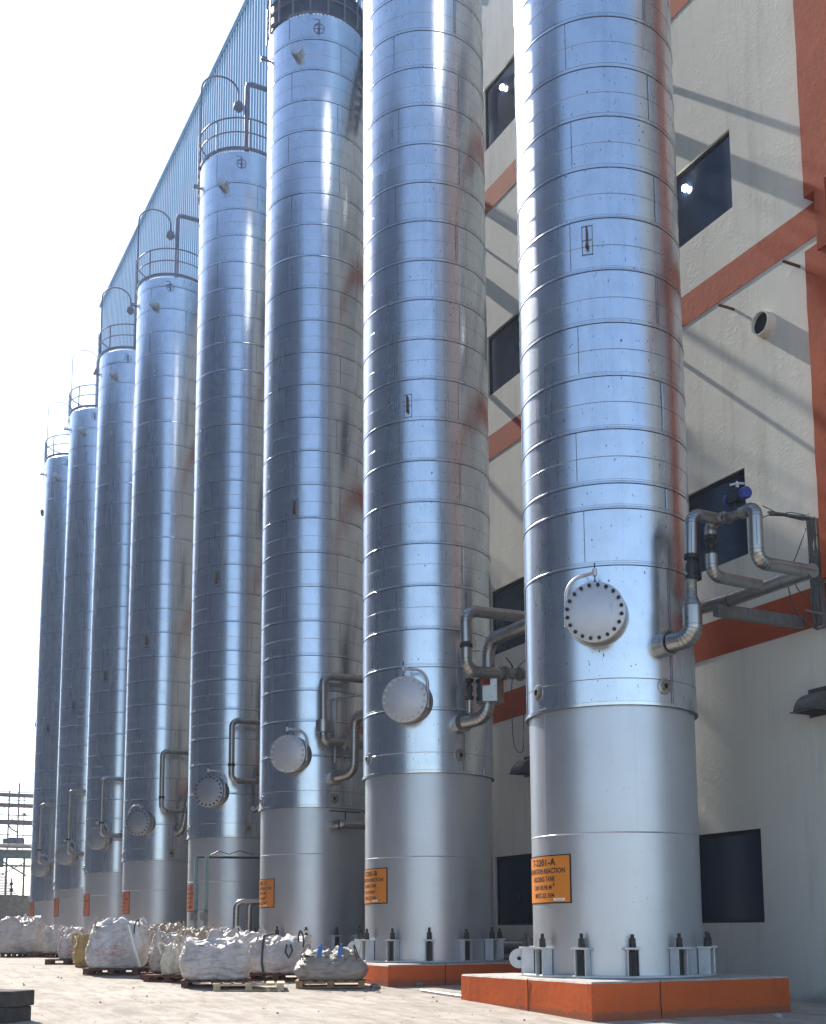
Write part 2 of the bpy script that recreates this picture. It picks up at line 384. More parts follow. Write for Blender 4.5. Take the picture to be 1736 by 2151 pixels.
def copy_part(o, parent, mat=None):
    c = o.copy(); COL.objects.link(c); c.parent = parent
    if mat is not None: c.matrix_local = mat
    return c
def dirv(a):                     # a: degrees from -Y turning toward -X
    a = radians(a); return Vector((-sin(a), -cos(a), 0))

# ------------------------------------------------------------------ ground
g = MB()
ys = [-100, -60, -30, -16, -8, -4, -2, 0, 2, 4, 6, 8, 10, 12, 12.286, 16, 22, 30, 45, 70, 120, 160]
xs = [-90, -40, -20, -12, -8, -4, -2, 2, 6, 20, 70]
vs = [(x, y, gz(y)) for y in ys for x in xs]; nx = len(xs)
g.add(vs, [(j*nx+i, j*nx+i+1, (j+1)*nx+i+1, (j+1)*nx+i) for j in range(len(ys)-1) for i in range(nx-1)])
tag(g.build('ground', M['ground'], smooth=True), kind='structure')

# ------------------------------------------------------------------ tanks
TY = [0, 6.535, 13.07, 19.605, 28.0, 34.535, 41.07, 47.605]
BASE = .56                       # top of the plinths
RZ = 1.31-BASE                   # heights measured from the eye -> local heights
TOPZ = 25.15+RZ
SK = [3.448, 3.169, 3.077, 2.789, 2.542, 2.405, 1.939, 1.536]
MH = [4.854, 4.638, 4.399, 4.141, 3.905, 3.776, 3.494, 3.225]
ARM = [-1, 1, 1, 1, -1, 1, 1, 1]
SGB = [(.391, 1.156), (.525, 1.259), (.56, 1.302), (.57, 1.386), (.614, 1.424), (.645, 1.542), (.686, 1.536), (.647, 1.491)]
RC, RS = 1.40, 1.359

LIFT = [0, .09, .16, .16, .16, .16, .16, .16]     # the bases step up a little along the row
def cladding(k, z0, z1, seg):
    b = MB(); prof = [(RC-.05, z0-.004), (RC+.022, z0-.002), (RC+.024, z0+.05), (RC, z0+.06)]; mats = [1, 0, 0]
    zf = [7.04, 6.62, 5.69] if k == 0 else [SK[k]+3.0, SK[k]+2.2, SK[k]+1.3]
    zs = [(z+RZ, 1) for z in sorted(zf)]
    z = max(zs)[0]; 
    while z+.915 < z1-.2:
        zs.append((z+.4575+R.uniform(-.02, .02), 0)); z += .915+R.uniform(-.012, .012); zs.append((z, 1))
    zs.append((z0+.42, 0)); zs.sort()
    wob = 0
    for z, st in zs:
        if z < z0+.12: continue
        r0 = RC+wob; wob = R.uniform(-.002, .002)
        r1 = RC+wob
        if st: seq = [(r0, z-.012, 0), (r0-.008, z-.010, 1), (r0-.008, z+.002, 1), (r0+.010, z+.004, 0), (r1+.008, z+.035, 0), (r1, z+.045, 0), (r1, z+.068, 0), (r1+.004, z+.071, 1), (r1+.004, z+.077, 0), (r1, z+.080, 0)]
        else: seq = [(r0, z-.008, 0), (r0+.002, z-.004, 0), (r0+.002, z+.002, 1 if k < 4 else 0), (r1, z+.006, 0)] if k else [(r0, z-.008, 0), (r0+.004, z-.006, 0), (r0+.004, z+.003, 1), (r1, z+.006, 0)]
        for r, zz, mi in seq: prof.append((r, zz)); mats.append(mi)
    prof.append((RC, z1)); mats.append(0)
    prof.append((RC-.06, z1+.05)); mats.append(0); prof.append((.9, z1+.22)); mats.append(0); prof.append((.01, z1+.34)); mats.append(0)
    b.lathe(prof, seg, mats)
    # upright lap seams, staggered course by course
    strong = [z0+.06]+[z for z, st in zs if st]+[z1]
    for i in range(len(strong)-1):
        za, zb = strong[i]+(.085 if i else .0), strong[i+1]-.015
        if zb-za < .1: continue
        off = (53 if i % 2 else -4)+R.uniform(-3, 3)
        for q in range(3):
            a = off+q*120; w_ = .009
            d = dirv(a); t = Vector((-d.y, d.x, 0))
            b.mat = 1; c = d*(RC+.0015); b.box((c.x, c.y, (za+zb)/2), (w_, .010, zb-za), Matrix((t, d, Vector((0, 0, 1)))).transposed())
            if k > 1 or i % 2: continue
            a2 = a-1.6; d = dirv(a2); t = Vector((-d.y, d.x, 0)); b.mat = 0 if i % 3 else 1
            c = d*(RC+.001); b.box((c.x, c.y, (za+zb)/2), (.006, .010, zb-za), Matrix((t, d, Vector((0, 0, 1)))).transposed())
    b.mat = 0
    return b

def cyl_sheet(b, r, a0, a1, z0, z1, n=24, th=.004):
    vs = []
    for i in range(n+1):
        a = a0+(a1-a0)*i/n; d = dirv(a)
        for rr, z in ((r, z0), (r, z1), (r+th, z1), (r+th, z0)): vs.append((d.x*rr, d.y*rr, z))
    fs = []
    for i in range(n):
        o = i*4
        for j in range(4): fs.append((o+j, o+(j+1) % 4, o+4+(j+1) % 4, o+4+j))
    fs.append((0, 3, 2, 1)); fs.append((n*4, n*4+1, n*4+2, n*4+3))
    b.add(vs, fs)
TXT = {}
def text_mesh(s):
    if s in TXT: return TXT[s]
    cu = bpy.data.curves.new('lettering', 'FONT'); cu.body = s; cu.size = 1; cu.resolution_u = 2; cu.offset = .022
    o = bpy.data.objects.new('lettering', cu); COL.objects.link(o)
    bpy.context.view_layer.update()
    me = o.to_mesh(); vs = [v.co.copy() for v in me.vertices]; fs = [tuple(p.vertices) for p in me.polygons]
    o.to_mesh_clear(); bpy.data.objects.remove(o)
    x0 = min(v.x for v in vs); x1 = max(v.x for v in vs); y0 = min(v.y for v in vs); y1 = max(v.y for v in vs)
    TXT[s] = ([((v.x-x0)/(x1-x0), (v.y-y0)/(y1-y0)) for v in vs], fs); return TXT[s]
def put_text(b, s, r, a_c, zc, w_, h_, a_right=None):
    uv, fs = text_mesh(s); wd = math.degrees(w_/r); vs = []
    for u, v in uv:
        a = a_c-(u-.5)*wd; d = dirv(a); vs.append((d.x*r, d.y*r, zc+(v-.5)*h_))
    b.add(vs, fs)

LET = {0: 'A', 1: 'B', 2: 'C', 3: 'D'}
WHERE = {0: 'the nearest, on the large orange plinth at right',
         1: 'second from the right, on the lower orange plinth',
         2: 'third from the right, dark platform on top',
         3: 'fourth tank from the right, behind the two green posts',
         4: 'fifth tank from the right, manhole arm hooking over from the left',
         5: 'third tank from the left end of the row',
         6: 'second tank from the left end of the row',
         7: 'farthest tank, leftmost of the row beside the pipe rack'}
NAMES = {0: 'silver tank painted T-2201-A, ', 1: 'silver tank painted T-2201-B, ', 2: 'silver tank painted T-2201-C, '}
bolt_proto = {}
def manhole(k, root):
    z = MH[k]+RZ; A_ = 43.5; o = dirv(A_); t = Vector((-o.y, o.x, 0)); t = -t if t.x < 0 else t
    up = Vector((0, 0, 1)); C0 = Vector((0, 0, z)); big = k < 4
    seg = 48 if big else 28
    b = MB(); b.rev(C0, o, [(1.30, .485), (1.43, .485), (1.435, .43), (1.67, .43), (1.672, .475), (1.715, .475), (1.718, .46), (1.72, .46)], seg)
    mh = b.build('manhole', M['lagging'], root)
    b = MB(); b.rev(C0, o, [(1.722, .478), (1.760, .478), (1.764, .472)], seg); b.cyl(C0+o*1.76+t*(.28*(-ARM[k]))+up*.09, C0+o*1.80+t*(.28*(-ARM[k]))+up*.09, .008, 6)
    q = t*(.28*(-ARM[k]))
    b.tube([C0+o*1.764+q+up*.09, C0+o*1.80+q+up*.09, C0+o*1.80+q-up*.09, C0+o*1.764+q-up*.09], .009, 6)
    b.build('cover', M['cover'] if k < 3 else M['coverfar'], mh)
    nb = 20
    for i in range(nb):
        a = 2*pi*(i+.5)/nb; p = C0+t*.425*cos(a)+up*.425*sin(a)
        if True:
            if k not in bolt_proto:
                bb = MB(); bb.rev((0, 0, 0), o, [(1.755, .031), (1.79, .031)], 6); bb.rev((0, 0, 0), o, [(1.79, .016), (1.82, .016)], 8)
                c = bb.build('flange_bolt', M['black'] if k in (0, 3, 4) else M['chair'], mh); bolt_proto[k] = c; c.location = p
            else:
                c = copy_part(bolt_proto[k], mh); c.location = p
    # davit arm
    s = ARM[k]; b = MB(); C = C0+o*1.62
    side = t*s*.455
    b.tube([C+side-up*.18, C+side+up*.10], .036, 14)
    pts = [C+side+up*.08]
    for i in range(9):
        a = pi/2*i/8; pts.append(C+t*s*(.455-.30*(1-cos(a)))+up*(.30+.33*sin(a)))
    pts += [C+t*s*.06+up*.625+o*.08, C+o*.13-t*s*.02+up*.625]
    b.tube(pts, .028, 12)
    b.cyl(C+o*.13-t*s*.02+up*.57, C+o*.13-t*s*.02+up*.68, .036, 12)
    b.build('davit_arm', M['cover'], mh)
    b = MB(); b.cyl(C+o*.13-t*s*.02+up*.46, C+o*.13-t*s*.02+up*.78, .010, 8)
    b.tube([C+o*.13-t*s*.02+t*.07+up*.43, C+o*.13-t*s*.02+up*.50, C+o*.13-t*s*.02-t*.07+up*.43], .010, 6)
    b.build('hook', M['black'], mh)
    # gusset web below the arm
    b = MB(); b.add([C+side*.95+up*.05, C+side*.95+up*.34, C+t*s*.18+up*.46], [(0, 1, 2), (2, 1, 0)]); 
    return mh

def anchor_chair(root, a, k):
    d = dirv(a); t = Vector((-d.y, d.x, 0)); T = Matrix((t, d, Vector((0, 0, 1)))).transposed()
    b = MB()
    for s in (-.085, .085):
        c = d*1.465+t*s; b.box((c.x, c.y, .235), (.016, .19, .40), T)
    c = d*1.475; b.box((c.x, c.y, .447), (.27, .23, .028), T)
    ch = b.build('anchor_chair', M['chair'], root, smooth=False)
    b = MB(); c = d*1.485
    b.cyl((c.x, c.y, .04), (c.x, c.y, .68+R.uniform(-.02, .02)), .027, 8); b.cyl((c.x, c.y, .462), (c.x, c.y, .53), .052, 6)
    b.cyl((c.x, c.y, .532), (c.x, c.y, .60), .048, 6); q = d*1.44; b.box((q.x, q.y, .225), (.115, .12, .36), T)
    b.build('anchor_bolt', M['black'], ch)

def lug(root, a):
    d = dirv(a); t = Vector((-d.y, d.x, 0)); b = MB(); ctr = d*1.60+Vector((0, 0, .27))
    n = 28; vs = []
    for s in (-.012, .012):
        for i in range(n):
            q = 2*pi*i/n; vs.append(ctr+t*s+d*.16*cos(q)+Vector((0, 0, .16*sin(q))))
        for i in range(n):
            q = 2*pi*i/n; vs.append(ctr+t*s+d*.032*cos(q)+Vector((0, 0, .032*sin(q))))
    fs = []
    for i in range(n):
        j = (i+1) % n
        fs += [(i, j, n+j, n+i), (2*n+i, 3*n+i, 3*n+j, 2*n+j), (i, 2*n+i, 2*n+j, j), (n+i, n+j, 3*n+j, 3*n+i)]
    b.add(vs, fs); c = d*1.42; b.box((c.x, c.y, .27), (.0236, .20, .318), Matrix((t, d, Vector((0, 0, 1)))).transposed())
    b.build('lifting_lug', M['chair'], root)

def port(root, a, z, r=.055, col=True):
    d = dirv(a); t = Vector((-d.y, d.x, 0)); c = Vector((0, 0, z+RZ)); b = MB()
    if col:
        b.rev(c, d, [(RC-.02, r*2.4), (RC+.012, r*2.4), (RC+.014, r*2.3), (RC+.016, r*1.1)], 28)
    b.rev(c, d, [(RC-.02, r*1.05), (RC+.05, r*1.05), (RC+.05, r*.82)], 20, cap=False)
    p = b.build('drain_port', M['lagging'], root)
    b = MB(); b.rev(c, d, [(RC+.018, r*.8), (RC+.030, r*.8)], 16); b.build('bore', M['dark'], p)

def tank(k):
    z0 = SK[k]+RZ; near = k < 4; seg = 160 if near else 110
    x_off = {6: -.06, 7: -.06, 5: -.05}.get(k, 0)
    root = thing('storage_tank', NAMES.get(k, 'silver steel tank, ')+WHERE[k], 'tank', (x_off, TY[k], BASE+LIFT[k]), 'row of tall silver holding tanks')
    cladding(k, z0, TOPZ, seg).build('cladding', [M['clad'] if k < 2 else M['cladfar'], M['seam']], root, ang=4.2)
    # painted skirt with weld beads
    b = MB(); wz = 1.464+RZ if k != 2 else 1.9+RZ
    prof = [(RS, .0), (RS, wz-.012), (RS+.007, wz), (RS, wz+.012), (RS, z0+.02), (RS-.05, z0+.02)]
    b.lathe(prof, seg)
    for a, za, zb in ((88+R.uniform(-4, 4), wz, z0), (20+R.uniform(-8, 8), wz, z0), (-70, .1, wz), (150, .1, wz)):
        d = dirv(a); t = Vector((-d.y, d.x, 0)); c = d*RS; b.box((c.x, c.y, (za+zb)/2), (.008, .006, zb-za), Matrix((t, d, Vector((0, 0, 1)))).transposed())
    b.build('skirt', M['skirt'], root, ang=14)
    b = MB(); b.lathe([(RS-.02, .004), (1.55, .004), (1.555, .008), (1.555, .034), (1.55, .038), (RS-.02, .038)], seg if near else 48)
    b.build('base_plate', M['chair'], root, ang=30)
    if k < 3:
        for q in range(12):
            if k == 0 or q % 12 in (11, 0, 1, 2, 3, 4, 10): anchor_chair(root, 28+30*(q-1), k)
    if k < 2: lug(root, 124)
    # painted identification sign
    lo, hi = SGB[k][0]+RZ, SGB[k][1]+RZ; a0, a1 = 66.5, 128.0
    b = MB(); cyl_sheet(b, RS+.002, a0, a1, lo, hi, 30, .004)
    sg = b.build('sign_border', M['ink'], root, smooth=True)
    sg.name = 'sign'
    b = MB(); cyl_sheet(b, RS+.004, a0+1.1, a1-1.1, lo+.022, hi-.018, 30, .004)
    b.build('panel', M['sign'] if k < 3 else M['signred'], sg)
    h = hi-lo; rt = RS+.011
    first = 'T-2201-'+LET[k] if k in LET else 'T-2201'
    for tx, ac, fz, wd, fh in ((first, 94.6, .145, .74, .15), ('CONDENSATION REACTION', 98.6, .325, 1.31, .112), ('HOLDING TANK', 94, .49, .68, .110), ('CAP.-93.98 M', 95.4, .665, .57, .10), ('3', 81.5, .61, .045, .07), ('MOC-SS 304', 93.5, .83, .59, .105)):
        b = MB(); put_text(b, tx, rt, ac, hi-h*fz, wd, h*fh); b.build('lettering', M['ink'], sg, smooth=False)
    if k < 3:
        b = MB(); la = 76.7 if k == 0 else 84; cyl_sheet(b, RS+.009, la-5, la+5 if k == 0 else la+3, lo+.045, lo+.085, 5, .003); b.build('label', M['white'], sg)
        b = MB(); cyl_sheet(b, RS+.013, la-3.4, la+3.4 if k == 0 else la+1.5, lo+.060, lo+.070, 5, .001); b.build('small_print', M['dirtyink'], sg)
    manhole(k, root)
    port(root, -.2, [3.76, 3.545, 3.307, 3.05, 2.8, 2.6, 2.2, 1.8][k])
    port(root, 92, [3.80, 3.563, 3.32, 3.05, 2.8, 2.6, 2.2, 1.75][k])
    # cut-out with a rusty lug half way up
    z = [11.228, 11.056, 10.916, 10.8, 10.7, 10.6, 10.5, 10.4][k]+RZ; d = dirv(43.5); t = Vector((-d.y, d.x, 0)); T = Matrix((t, d, Vector((0, 0, 1)))).transposed()
    b = MB(); c = d*(RC+.004)
    for sx in (-.085, .085): q = c+t*sx; b.box((q.x, q.y, z), (.010, .012, .52), T)
    for sz in (-.25, 0.0, .25): b.box((c.x, c.y, z+sz), (.16, .012, .010), T)
    fr = b.build('cladding_patch', M['seam'], root, smooth=False)
    b = MB(); c = d*(RC+.05); b.box((c.x, c.y, z+.03), (.022, .10, .34), T); b.box((c.x, c.y, z-.13), (.05, .06, .05), T); b.build('bracket_lug', M['rust'], fr, smooth=False)
    # blind nozzle, vent bracket and level tap near the top
    C = Vector((0, 0, 24.0+RZ)); d = dirv(43.5); b = MB()
    b.rev(C, d, [(1.35, .17), (1.62, .17), (1.625, .155)], 28); b.build('top_nozzle', M['skirt'], root)
    d = dirv(20); t = Vector((-d.y, d.x, 0)); C = Vector((0, 0, 24.72+RZ)); b = MB()
    c = C+d*(RC+.01); n = 20
    b.tube([c+t*.15*cos(2*pi*i/n)+Vector((0, 0, .15*sin(2*pi*i/n))) for i in range(n)], .008, 6, closed=True)
    b.box(c+d*.05+Vector((0, 0, .03)), (.05, .12, .24), Matrix((t, d, Vector((0, 0, 1)))).transposed())
    b.tube([c+d*.1+Vector((0, 0, .15)), c+d*.1-t*.0+Vector((0, 0, .19)), c+d*.1+t*(-.17)+Vector((0, 0, .19))], .012, 6)
    b.tube([c-t*.15, c+t*.15], .007, 6)
    b.build('vent_bracket', M['rail'], root)
    d = dirv(96); C = Vector((0, 0, 24.45+RZ)); t = Vector((-d.y, d.x, 0)); b = MB(); b.cyl(C+d*1.38, C+d*1.66, .035, 10); b.cyl(C+d*1.60, C+d*1.64, .075, 12); b.box(C+d*1.55+Vector((0, 0, .08)), (.04, .2, .03), Matrix((t, d, Vector((0, 0, 1)))).transposed())
    b.build('level_tap', M['rail'], root)
    if k in (7,):
        d = dirv(125); b = MB(); C = Vector((0, 0, 22.6+RZ)); b.rev(C, d, [(1.3, .13), (1.60, .13), (1.605, .20), (1.66, .20)], 16); C.z = 10.9+RZ; b.rev(C, d, [(1.3, .10), (1.52, .10), (1.525, .15), (1.56, .15)], 16); b.build('side_nozzle', M['rail'], root)
    if k >= 2: platform(k, root)
    return root

def platform(k, root):
    zt = TOPZ; pr = 1.44 if k > 2 else 1.50
    b = MB()
    if k == 2:
        b.lathe([(1.28, zt+.14), (1.38, zt+.14), (1.38, zt+.95), (1.37, zt+.95), (1.37, zt+.16), (1.28, zt+.16)], 64)
        for q in range(24):
            d = dirv(q*15); b.beam(d*1.30+Vector((0, 0, zt+.01)), d*1.39+Vector((0, 0, zt+.06)), .05, .04)
    else:
        b.lathe([(1.38, zt+.07), (1.43, zt+.07), (1.43, zt+.17), (1.42, zt+.17), (1.42, zt+.08), (1.38, zt+.08)], 64)
    pf = b.build('platform', M['rail'] if k > 2 else M['parapet'], root)
    b = MB(); rr = 1.43
    for hz, r_ in ((1.18, .026), (.68, .022)) if k > 2 else ((1.2, .026), (.85, .022), (.5, .022)):
        b.tube([Vector((rr*cos(2*pi*i/48), rr*sin(2*pi*i/48), zt+hz)) for i in range(48)], r_, 8, closed=True)
    np_ = 8 if k > 2 else 18
    for q in range(np_):
        d = dirv(q*360/np_+10); b.beam(d*rr+Vector((0, 0, zt+.05)), d*rr+Vector((0, 0, zt+1.2)), .045, .045)
    b.build('railing', M['rail'], pf)
    # caged ladder on the outer side
    b = MB(); d = dirv(112 if k > 2 else -62); t = Vector((-d.y, d.x, 0)); off = 1.47 if k > 2 else 1.62
    for s in (-.20, .20): b.beam(d*off+t*s+Vector((0, 0, zt-.9)), d*off+t*s+Vector((0, 0, zt+1.35)), .05, .02)
    zz = zt-.8
    while zz < zt+1.3: b.cyl(d*off+t*-.2+Vector((0, 0, zz)), d*off+t*.2+Vector((0, 0, zz)), .012, 6); zz += .28
    for hz in () if k > 2 else (-.6, .2, 1.1):
        b.tube([d*(off+.33-.33*cos(a))+t*.3*sin(a)+Vector((0, 0, zt+hz)) for a in [pi*.15+pi*1.7*i/14 for i in range(15)]], .014, 6)
    b.build('ladder', M['rail'], pf)
    if k == 2:     # stair bracket hanging at the back right
        b = MB(); d = dirv(-70); t = Vector((-d.y, d.x, 0))
        for q in range(9):
            p = d*(1.50+.03*q)+Vector((0, 0, zt-.1-.30*q))-t*.14*q
            b.beam(p-t*.35, p+t*.35, .22, .03)
        b.beam(d*1.55+Vector((0, 0, zt))-t*.35, d*1.8+Vector((0, 0, zt-2.7))-t*1.5, .03, .18); b.beam(d*1.55+Vector((0, 0, zt))+t*.35, d*1.8+Vector((0, 0, zt-2.7))-t*.8, .03, .18)
        b.build('stair', M['rail'], pf)

for k in range(8):
    RZ = 1.31-BASE-LIFT[k]; TOPZ = 25.15+RZ; tank(k)
RZ = 1.31-BASE; TOPZ = 25.15+RZ

# goosenecked lamps and vent pipes over the tops
LAMPL = {3: 'gooseneck lamp on the tank top nearest the third tank, tall against the ribbed sheeting', 4: 'gooseneck lamp over the tank top in the middle of the row', 5: 'gooseneck lamp over the sixth tank, smallest still against the ribbed sheeting', 6: 'lamp on a thin bent post seen against white sky beside the second tank from left', 7: 'lamp on a thin bent post over the farthest tank'}
for k in (3, 4, 5, 6, 7):
    L = thing('gooseneck_lamp', LAMPL[k], 'lamp', (0, TY[k], BASE+TOPZ), 'gooseneck lamps on the tank tops')
    d = dirv(100); e = Vector((1, -.25, 0)).normalized()
    p0 = d*1.42+Vector((0, 0, .1)); top = 3.1; r_ = .62
    pts = [p0, p0+Vector((0, 0, top-.3))]+[p0+Vector((0, 0, top-.2))+e*r_*(1-cos(a))+Vector((0, 0, r_*.9*sin(a))) for a in [pi*i/14 for i in range(15)]]
    pts.append(pts[-1]-Vector((0, 0, .30)))
    b = MB(); b.tube(pts, .030 if k < 6 else .018, 8); b.build('post', M['rail'], L)
    b = MB(); q = pts[-1]; b.rev(q+Vector((0, 0, .06)), (0, 0, -1), [(0, .05), (.08, .06), (.12, .15), (.26, .18), (.30, .17), (.36, .09), (.42, .05)], 14); b.build('lamp_head', M['rail'], L)
for k, lb in ((3, 'vent pipe rising from the tank top left of the third tank and turning right'), (4, 'vent pipe over the fifth tank top, turning right toward the building'), (5, 'vent pipe beside the sixth tank top, running up in front of ribbed sheeting')):
    L = thing('vent_pipe', lb, 'pipe', (0, TY[k], BASE+TOPZ), 'vent pipes on the tank tops')
    b = MB(); x = .05; p = Vector((x, -.2, .2)); b.tube([p, p+Vector((0, 0, 3.0)), p+Vector((.03, 0, 3.14)), p+Vector((.17, 0, 3.2)), p+Vector((3.3, 0, 3.2))], .085, 12); b.build('pipe', M['rail'], L)

# ------------------------------------------------------------------ plinths
M['plinthtop'] = simple('pale_plinth_top', (.37, .34, .31), .85, 0, .3, 5, .4, 30)
M['crack'] = simple('dark_joint', (.10, .03, .018), .9, 0, .2, 5, 0)
def plinth(k, half, zb, label):
    b = MB(); H_ = BASE+LIFT[k]-zb; c = .06
    n = 14
    def outline(h, z, jit):
        pts = []
        for (ax, ay), (bx, by) in (((-1, -1), (1, -1)), ((1, -1), (1, 1)), ((1, 1), (-1, 1)), ((-1, 1), (-1, -1))):
            for i in range(n):
                f_ = i/n; x = (ax+(bx-ax)*f_)*h; y = (ay+(by-ay)*f_)*h
                nn = noise.noise(Vector((x*2.1, y*2.1+k*9, z*3)))*jit; L_ = sqrt(x*x+y*y); pts.append((x+x/L_*nn, y+y/L_*nn, z+noise.noise(Vector((x*3, y*3, 5)))*jit*.35))
        return pts
    rows = [outline(half+.01, 0-.3, .02), outline(half, H_*.5, .02), outline(half, H_-.03, .018), outline(half-.02, H_-.004, .01), outline(half*.7, H_-.001, .0)]
    vs = [p for r_ in rows for p in r_]; m_ = 4*n; fs = []; mi = []
    for r_ in range(4):
        for i in range(m_):
            j = (i+1) % m_; fs.append((r_*m_+i, r_*m_+j, (r_+1)*m_+j, (r_+1)*m_+i)); mi.append(0 if r_ < 2 else 1)
    b.add(vs, fs); b.mi = mi; b.mat = 1; b.add([rows[4][i] for i in range(m_)], [tuple(range(m_))])
    o = b.build('concrete_plinth', [M['orange'], M['plinthtop']], None, ang=30, loc=(0, TY[k], zb))
    tag(o, label, 'plinth', 'orange painted plinths under the tanks')
    # expansion cracks
    for s, ax in ((-.35, 'x'), (.12, 'y')):
        b = MB()
        p = [(s*half+noise.noise(Vector((i*.8, s*7, 1)))*.018, H_*i/8-.01) for i in range(9)]
        for i in range(8):
            a_, b_ = p[i], p[i+1]
            if ax == 'x': b.beam((a_[0], -half-.012, a_[1]), (b_[0], -half-.012, b_[1]), .012, .01, (0, 1, 0))
            else: b.beam((-half-.012, -a_[0], a_[1]), (-half-.012, -b_[0], b_[1]), .012, .01, (1, 0, 0))
        b.build('joint', M['crack'], o, smooth=False)
plinth(0, 1.87, 0.0, 'large orange painted plinth under the nearest tank')
plinth(1, 1.90, gz(4.6), 'low orange painted plinth under the second tank, half hidden by a bag')
for k in range(2, 8):
    b = MB(); b.box((0, 0, -.1), (3.8, 3.8, .2+BASE+LIFT[k]-gz(TY[k])), None); 
    o = b.build('concrete_plinth', [M['orange']], None, smooth=False, loc=(0, TY[k], BASE+LIFT[k]-(.2+BASE+LIFT[k]-gz(TY[k]))/2+.1)); tag(o, 'low plinth slab hidden behind the white bags, %s in the row' % ['third', 'fourth', 'fifth', 'sixth', 'seventh', 'eighth'][k-2], 'plinth', 'orange painted plinths under the tanks')


# ------------------------------------------------------------------ factory building behind the row
WX, Y0B, Y1B, ZP, ZT = 3.6, -9.0, 58.9, 27.4, 42.2
BL = thing('factory_building', 'tall cream plastered factory with orange pillars, red bands and blue-grey ribbed sheeting above', 'building', (0, 0, 0))
bands = [(6.50, 7.21), (13.56, 14.20), (20.52, 21.18), (27.4, 28.1)]
wins = []
rows_w = [(1.40, 3.10), (8.27, 9.97), (15.30, 16.97), (22.35, 24.2)]
yw0 = [0.42+6.6*i for i in range(-1, 9)]
for y0 in yw0:
    for z0, z1 in rows_w:
        y1 = y0+2.75
        if y0 < 0 : continue
        wins.append((y0, y1, z0, z1))
b = MB(); yc = sorted({Y0B, Y1B} | {a for w_ in wins for a in w_[:2]}); zc = sorted({-.3, ZP} | {a for w_ in wins for a in w_[2:]})
def hole(ya, yb, za, zb):
    ym, zm = (ya+yb)/2, (za+zb)/2
    return any(w_[0] < ym < w_[1] and w_[2] < zm < w_[3] for w_ in wins)
for i in range(len(yc)-1):
    for j in range(len(zc)-1):
        ya, yb, za, zb = yc[i], yc[i+1], zc[j], zc[j+1]
        if not hole(ya, yb, za, zb): b.add([(WX, ya, za), (WX, ya, zb), (WX, yb, zb), (WX, yb, za)], [(0, 1, 2, 3)])
T_ = .16
for y0, y1, z0, z1 in wins:
    v = [(WX, y0, z0), (WX, y1, z0), (WX, y1, z1), (WX, y0, z1)]; u = [(WX+T_, p[1], p[2]) for p in v]
    b.add(v+u, [(0, 1, 5, 4), (1, 2, 6, 5), (2, 3, 7, 6), (3, 0, 4, 7)])
# near end, far end, and back of the block
XE = 24
b.add([(WX, Y0B, -.3), (XE, Y0B, -.3), (XE, Y0B, ZP), (WX, Y0B, ZP), (WX, Y1B, -.3), (XE, Y1B, -.3), (XE, Y1B, ZP), (WX, Y1B, ZP)], [(0, 1, 2, 3), (4, 7, 6, 5), (1, 5, 6, 2)])
b.build('wall', M['wall'], BL, smooth=False)
for z0, z1 in bands[:3]:
    b = MB(); n = 60
    b.box((WX+.04, (Y0B+Y1B)/2, (z0+z1)/2), (.104, Y1B-Y0B-.02, z1-z0)); b.build('floor_band', M['redband'], BL, smooth=False)
# ribbed sheeting
b = MB(); y = Y0B; pts = []
while y < Y1B-.36:
    pts += [(WX-.06, y), (WX-.06, y+.22), (WX-.11, y+.24), (WX-.11, y+.34)]; y += .36
zb = ZP+.02
vs = [(x, yy, z) for (x, yy) in pts for z in (zb, ZT)]
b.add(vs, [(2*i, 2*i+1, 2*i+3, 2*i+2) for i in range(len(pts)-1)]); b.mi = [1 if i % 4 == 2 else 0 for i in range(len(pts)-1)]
b.add([(XE, Y0B, zb), (XE, Y1B, zb), (XE, Y1B, ZT), (XE, Y0B, ZT), (WX-.06, Y0B, zb), (WX-.06, Y0B, ZT), (WX-.06, Y1B-.3, zb), (WX-.06, Y1B-.3, ZT)], [(0, 1, 2, 3), (4, 0, 3, 5), (6, 7, 2, 1)])
b.build('ribbed_sheeting', [M['corr'], M['ribwhite']], BL, smooth=False)
b = MB(); b.box((WX+(XE-WX)/2, (Y0B+Y1B)/2, ZT+.05), (XE-WX+.4, Y1B-Y0B+.1, .10)); b.box((WX-.13, (Y0B+Y1B)/2, ZT-.02), (.05, Y1B-Y0B, .22)); b.build('roof', M['corr'], BL, smooth=False)
b = MB()
for z in (26.0, 30, 34): b.beam((2.9, Y1B+.35, z), (WX+.2, Y1B+.35, z), .12, .12)
b.beam((WX-.1, Y1B+.35, 24), (WX-.1, Y1B+.35, 38.6), .30, .16, (1, 0, 0)); b.beam((3.1, Y1B+.35, 20), (3.1, Y1B+.35, 35), .10, .10)
b.build('corner_post', M['rail'], BL, smooth=False)
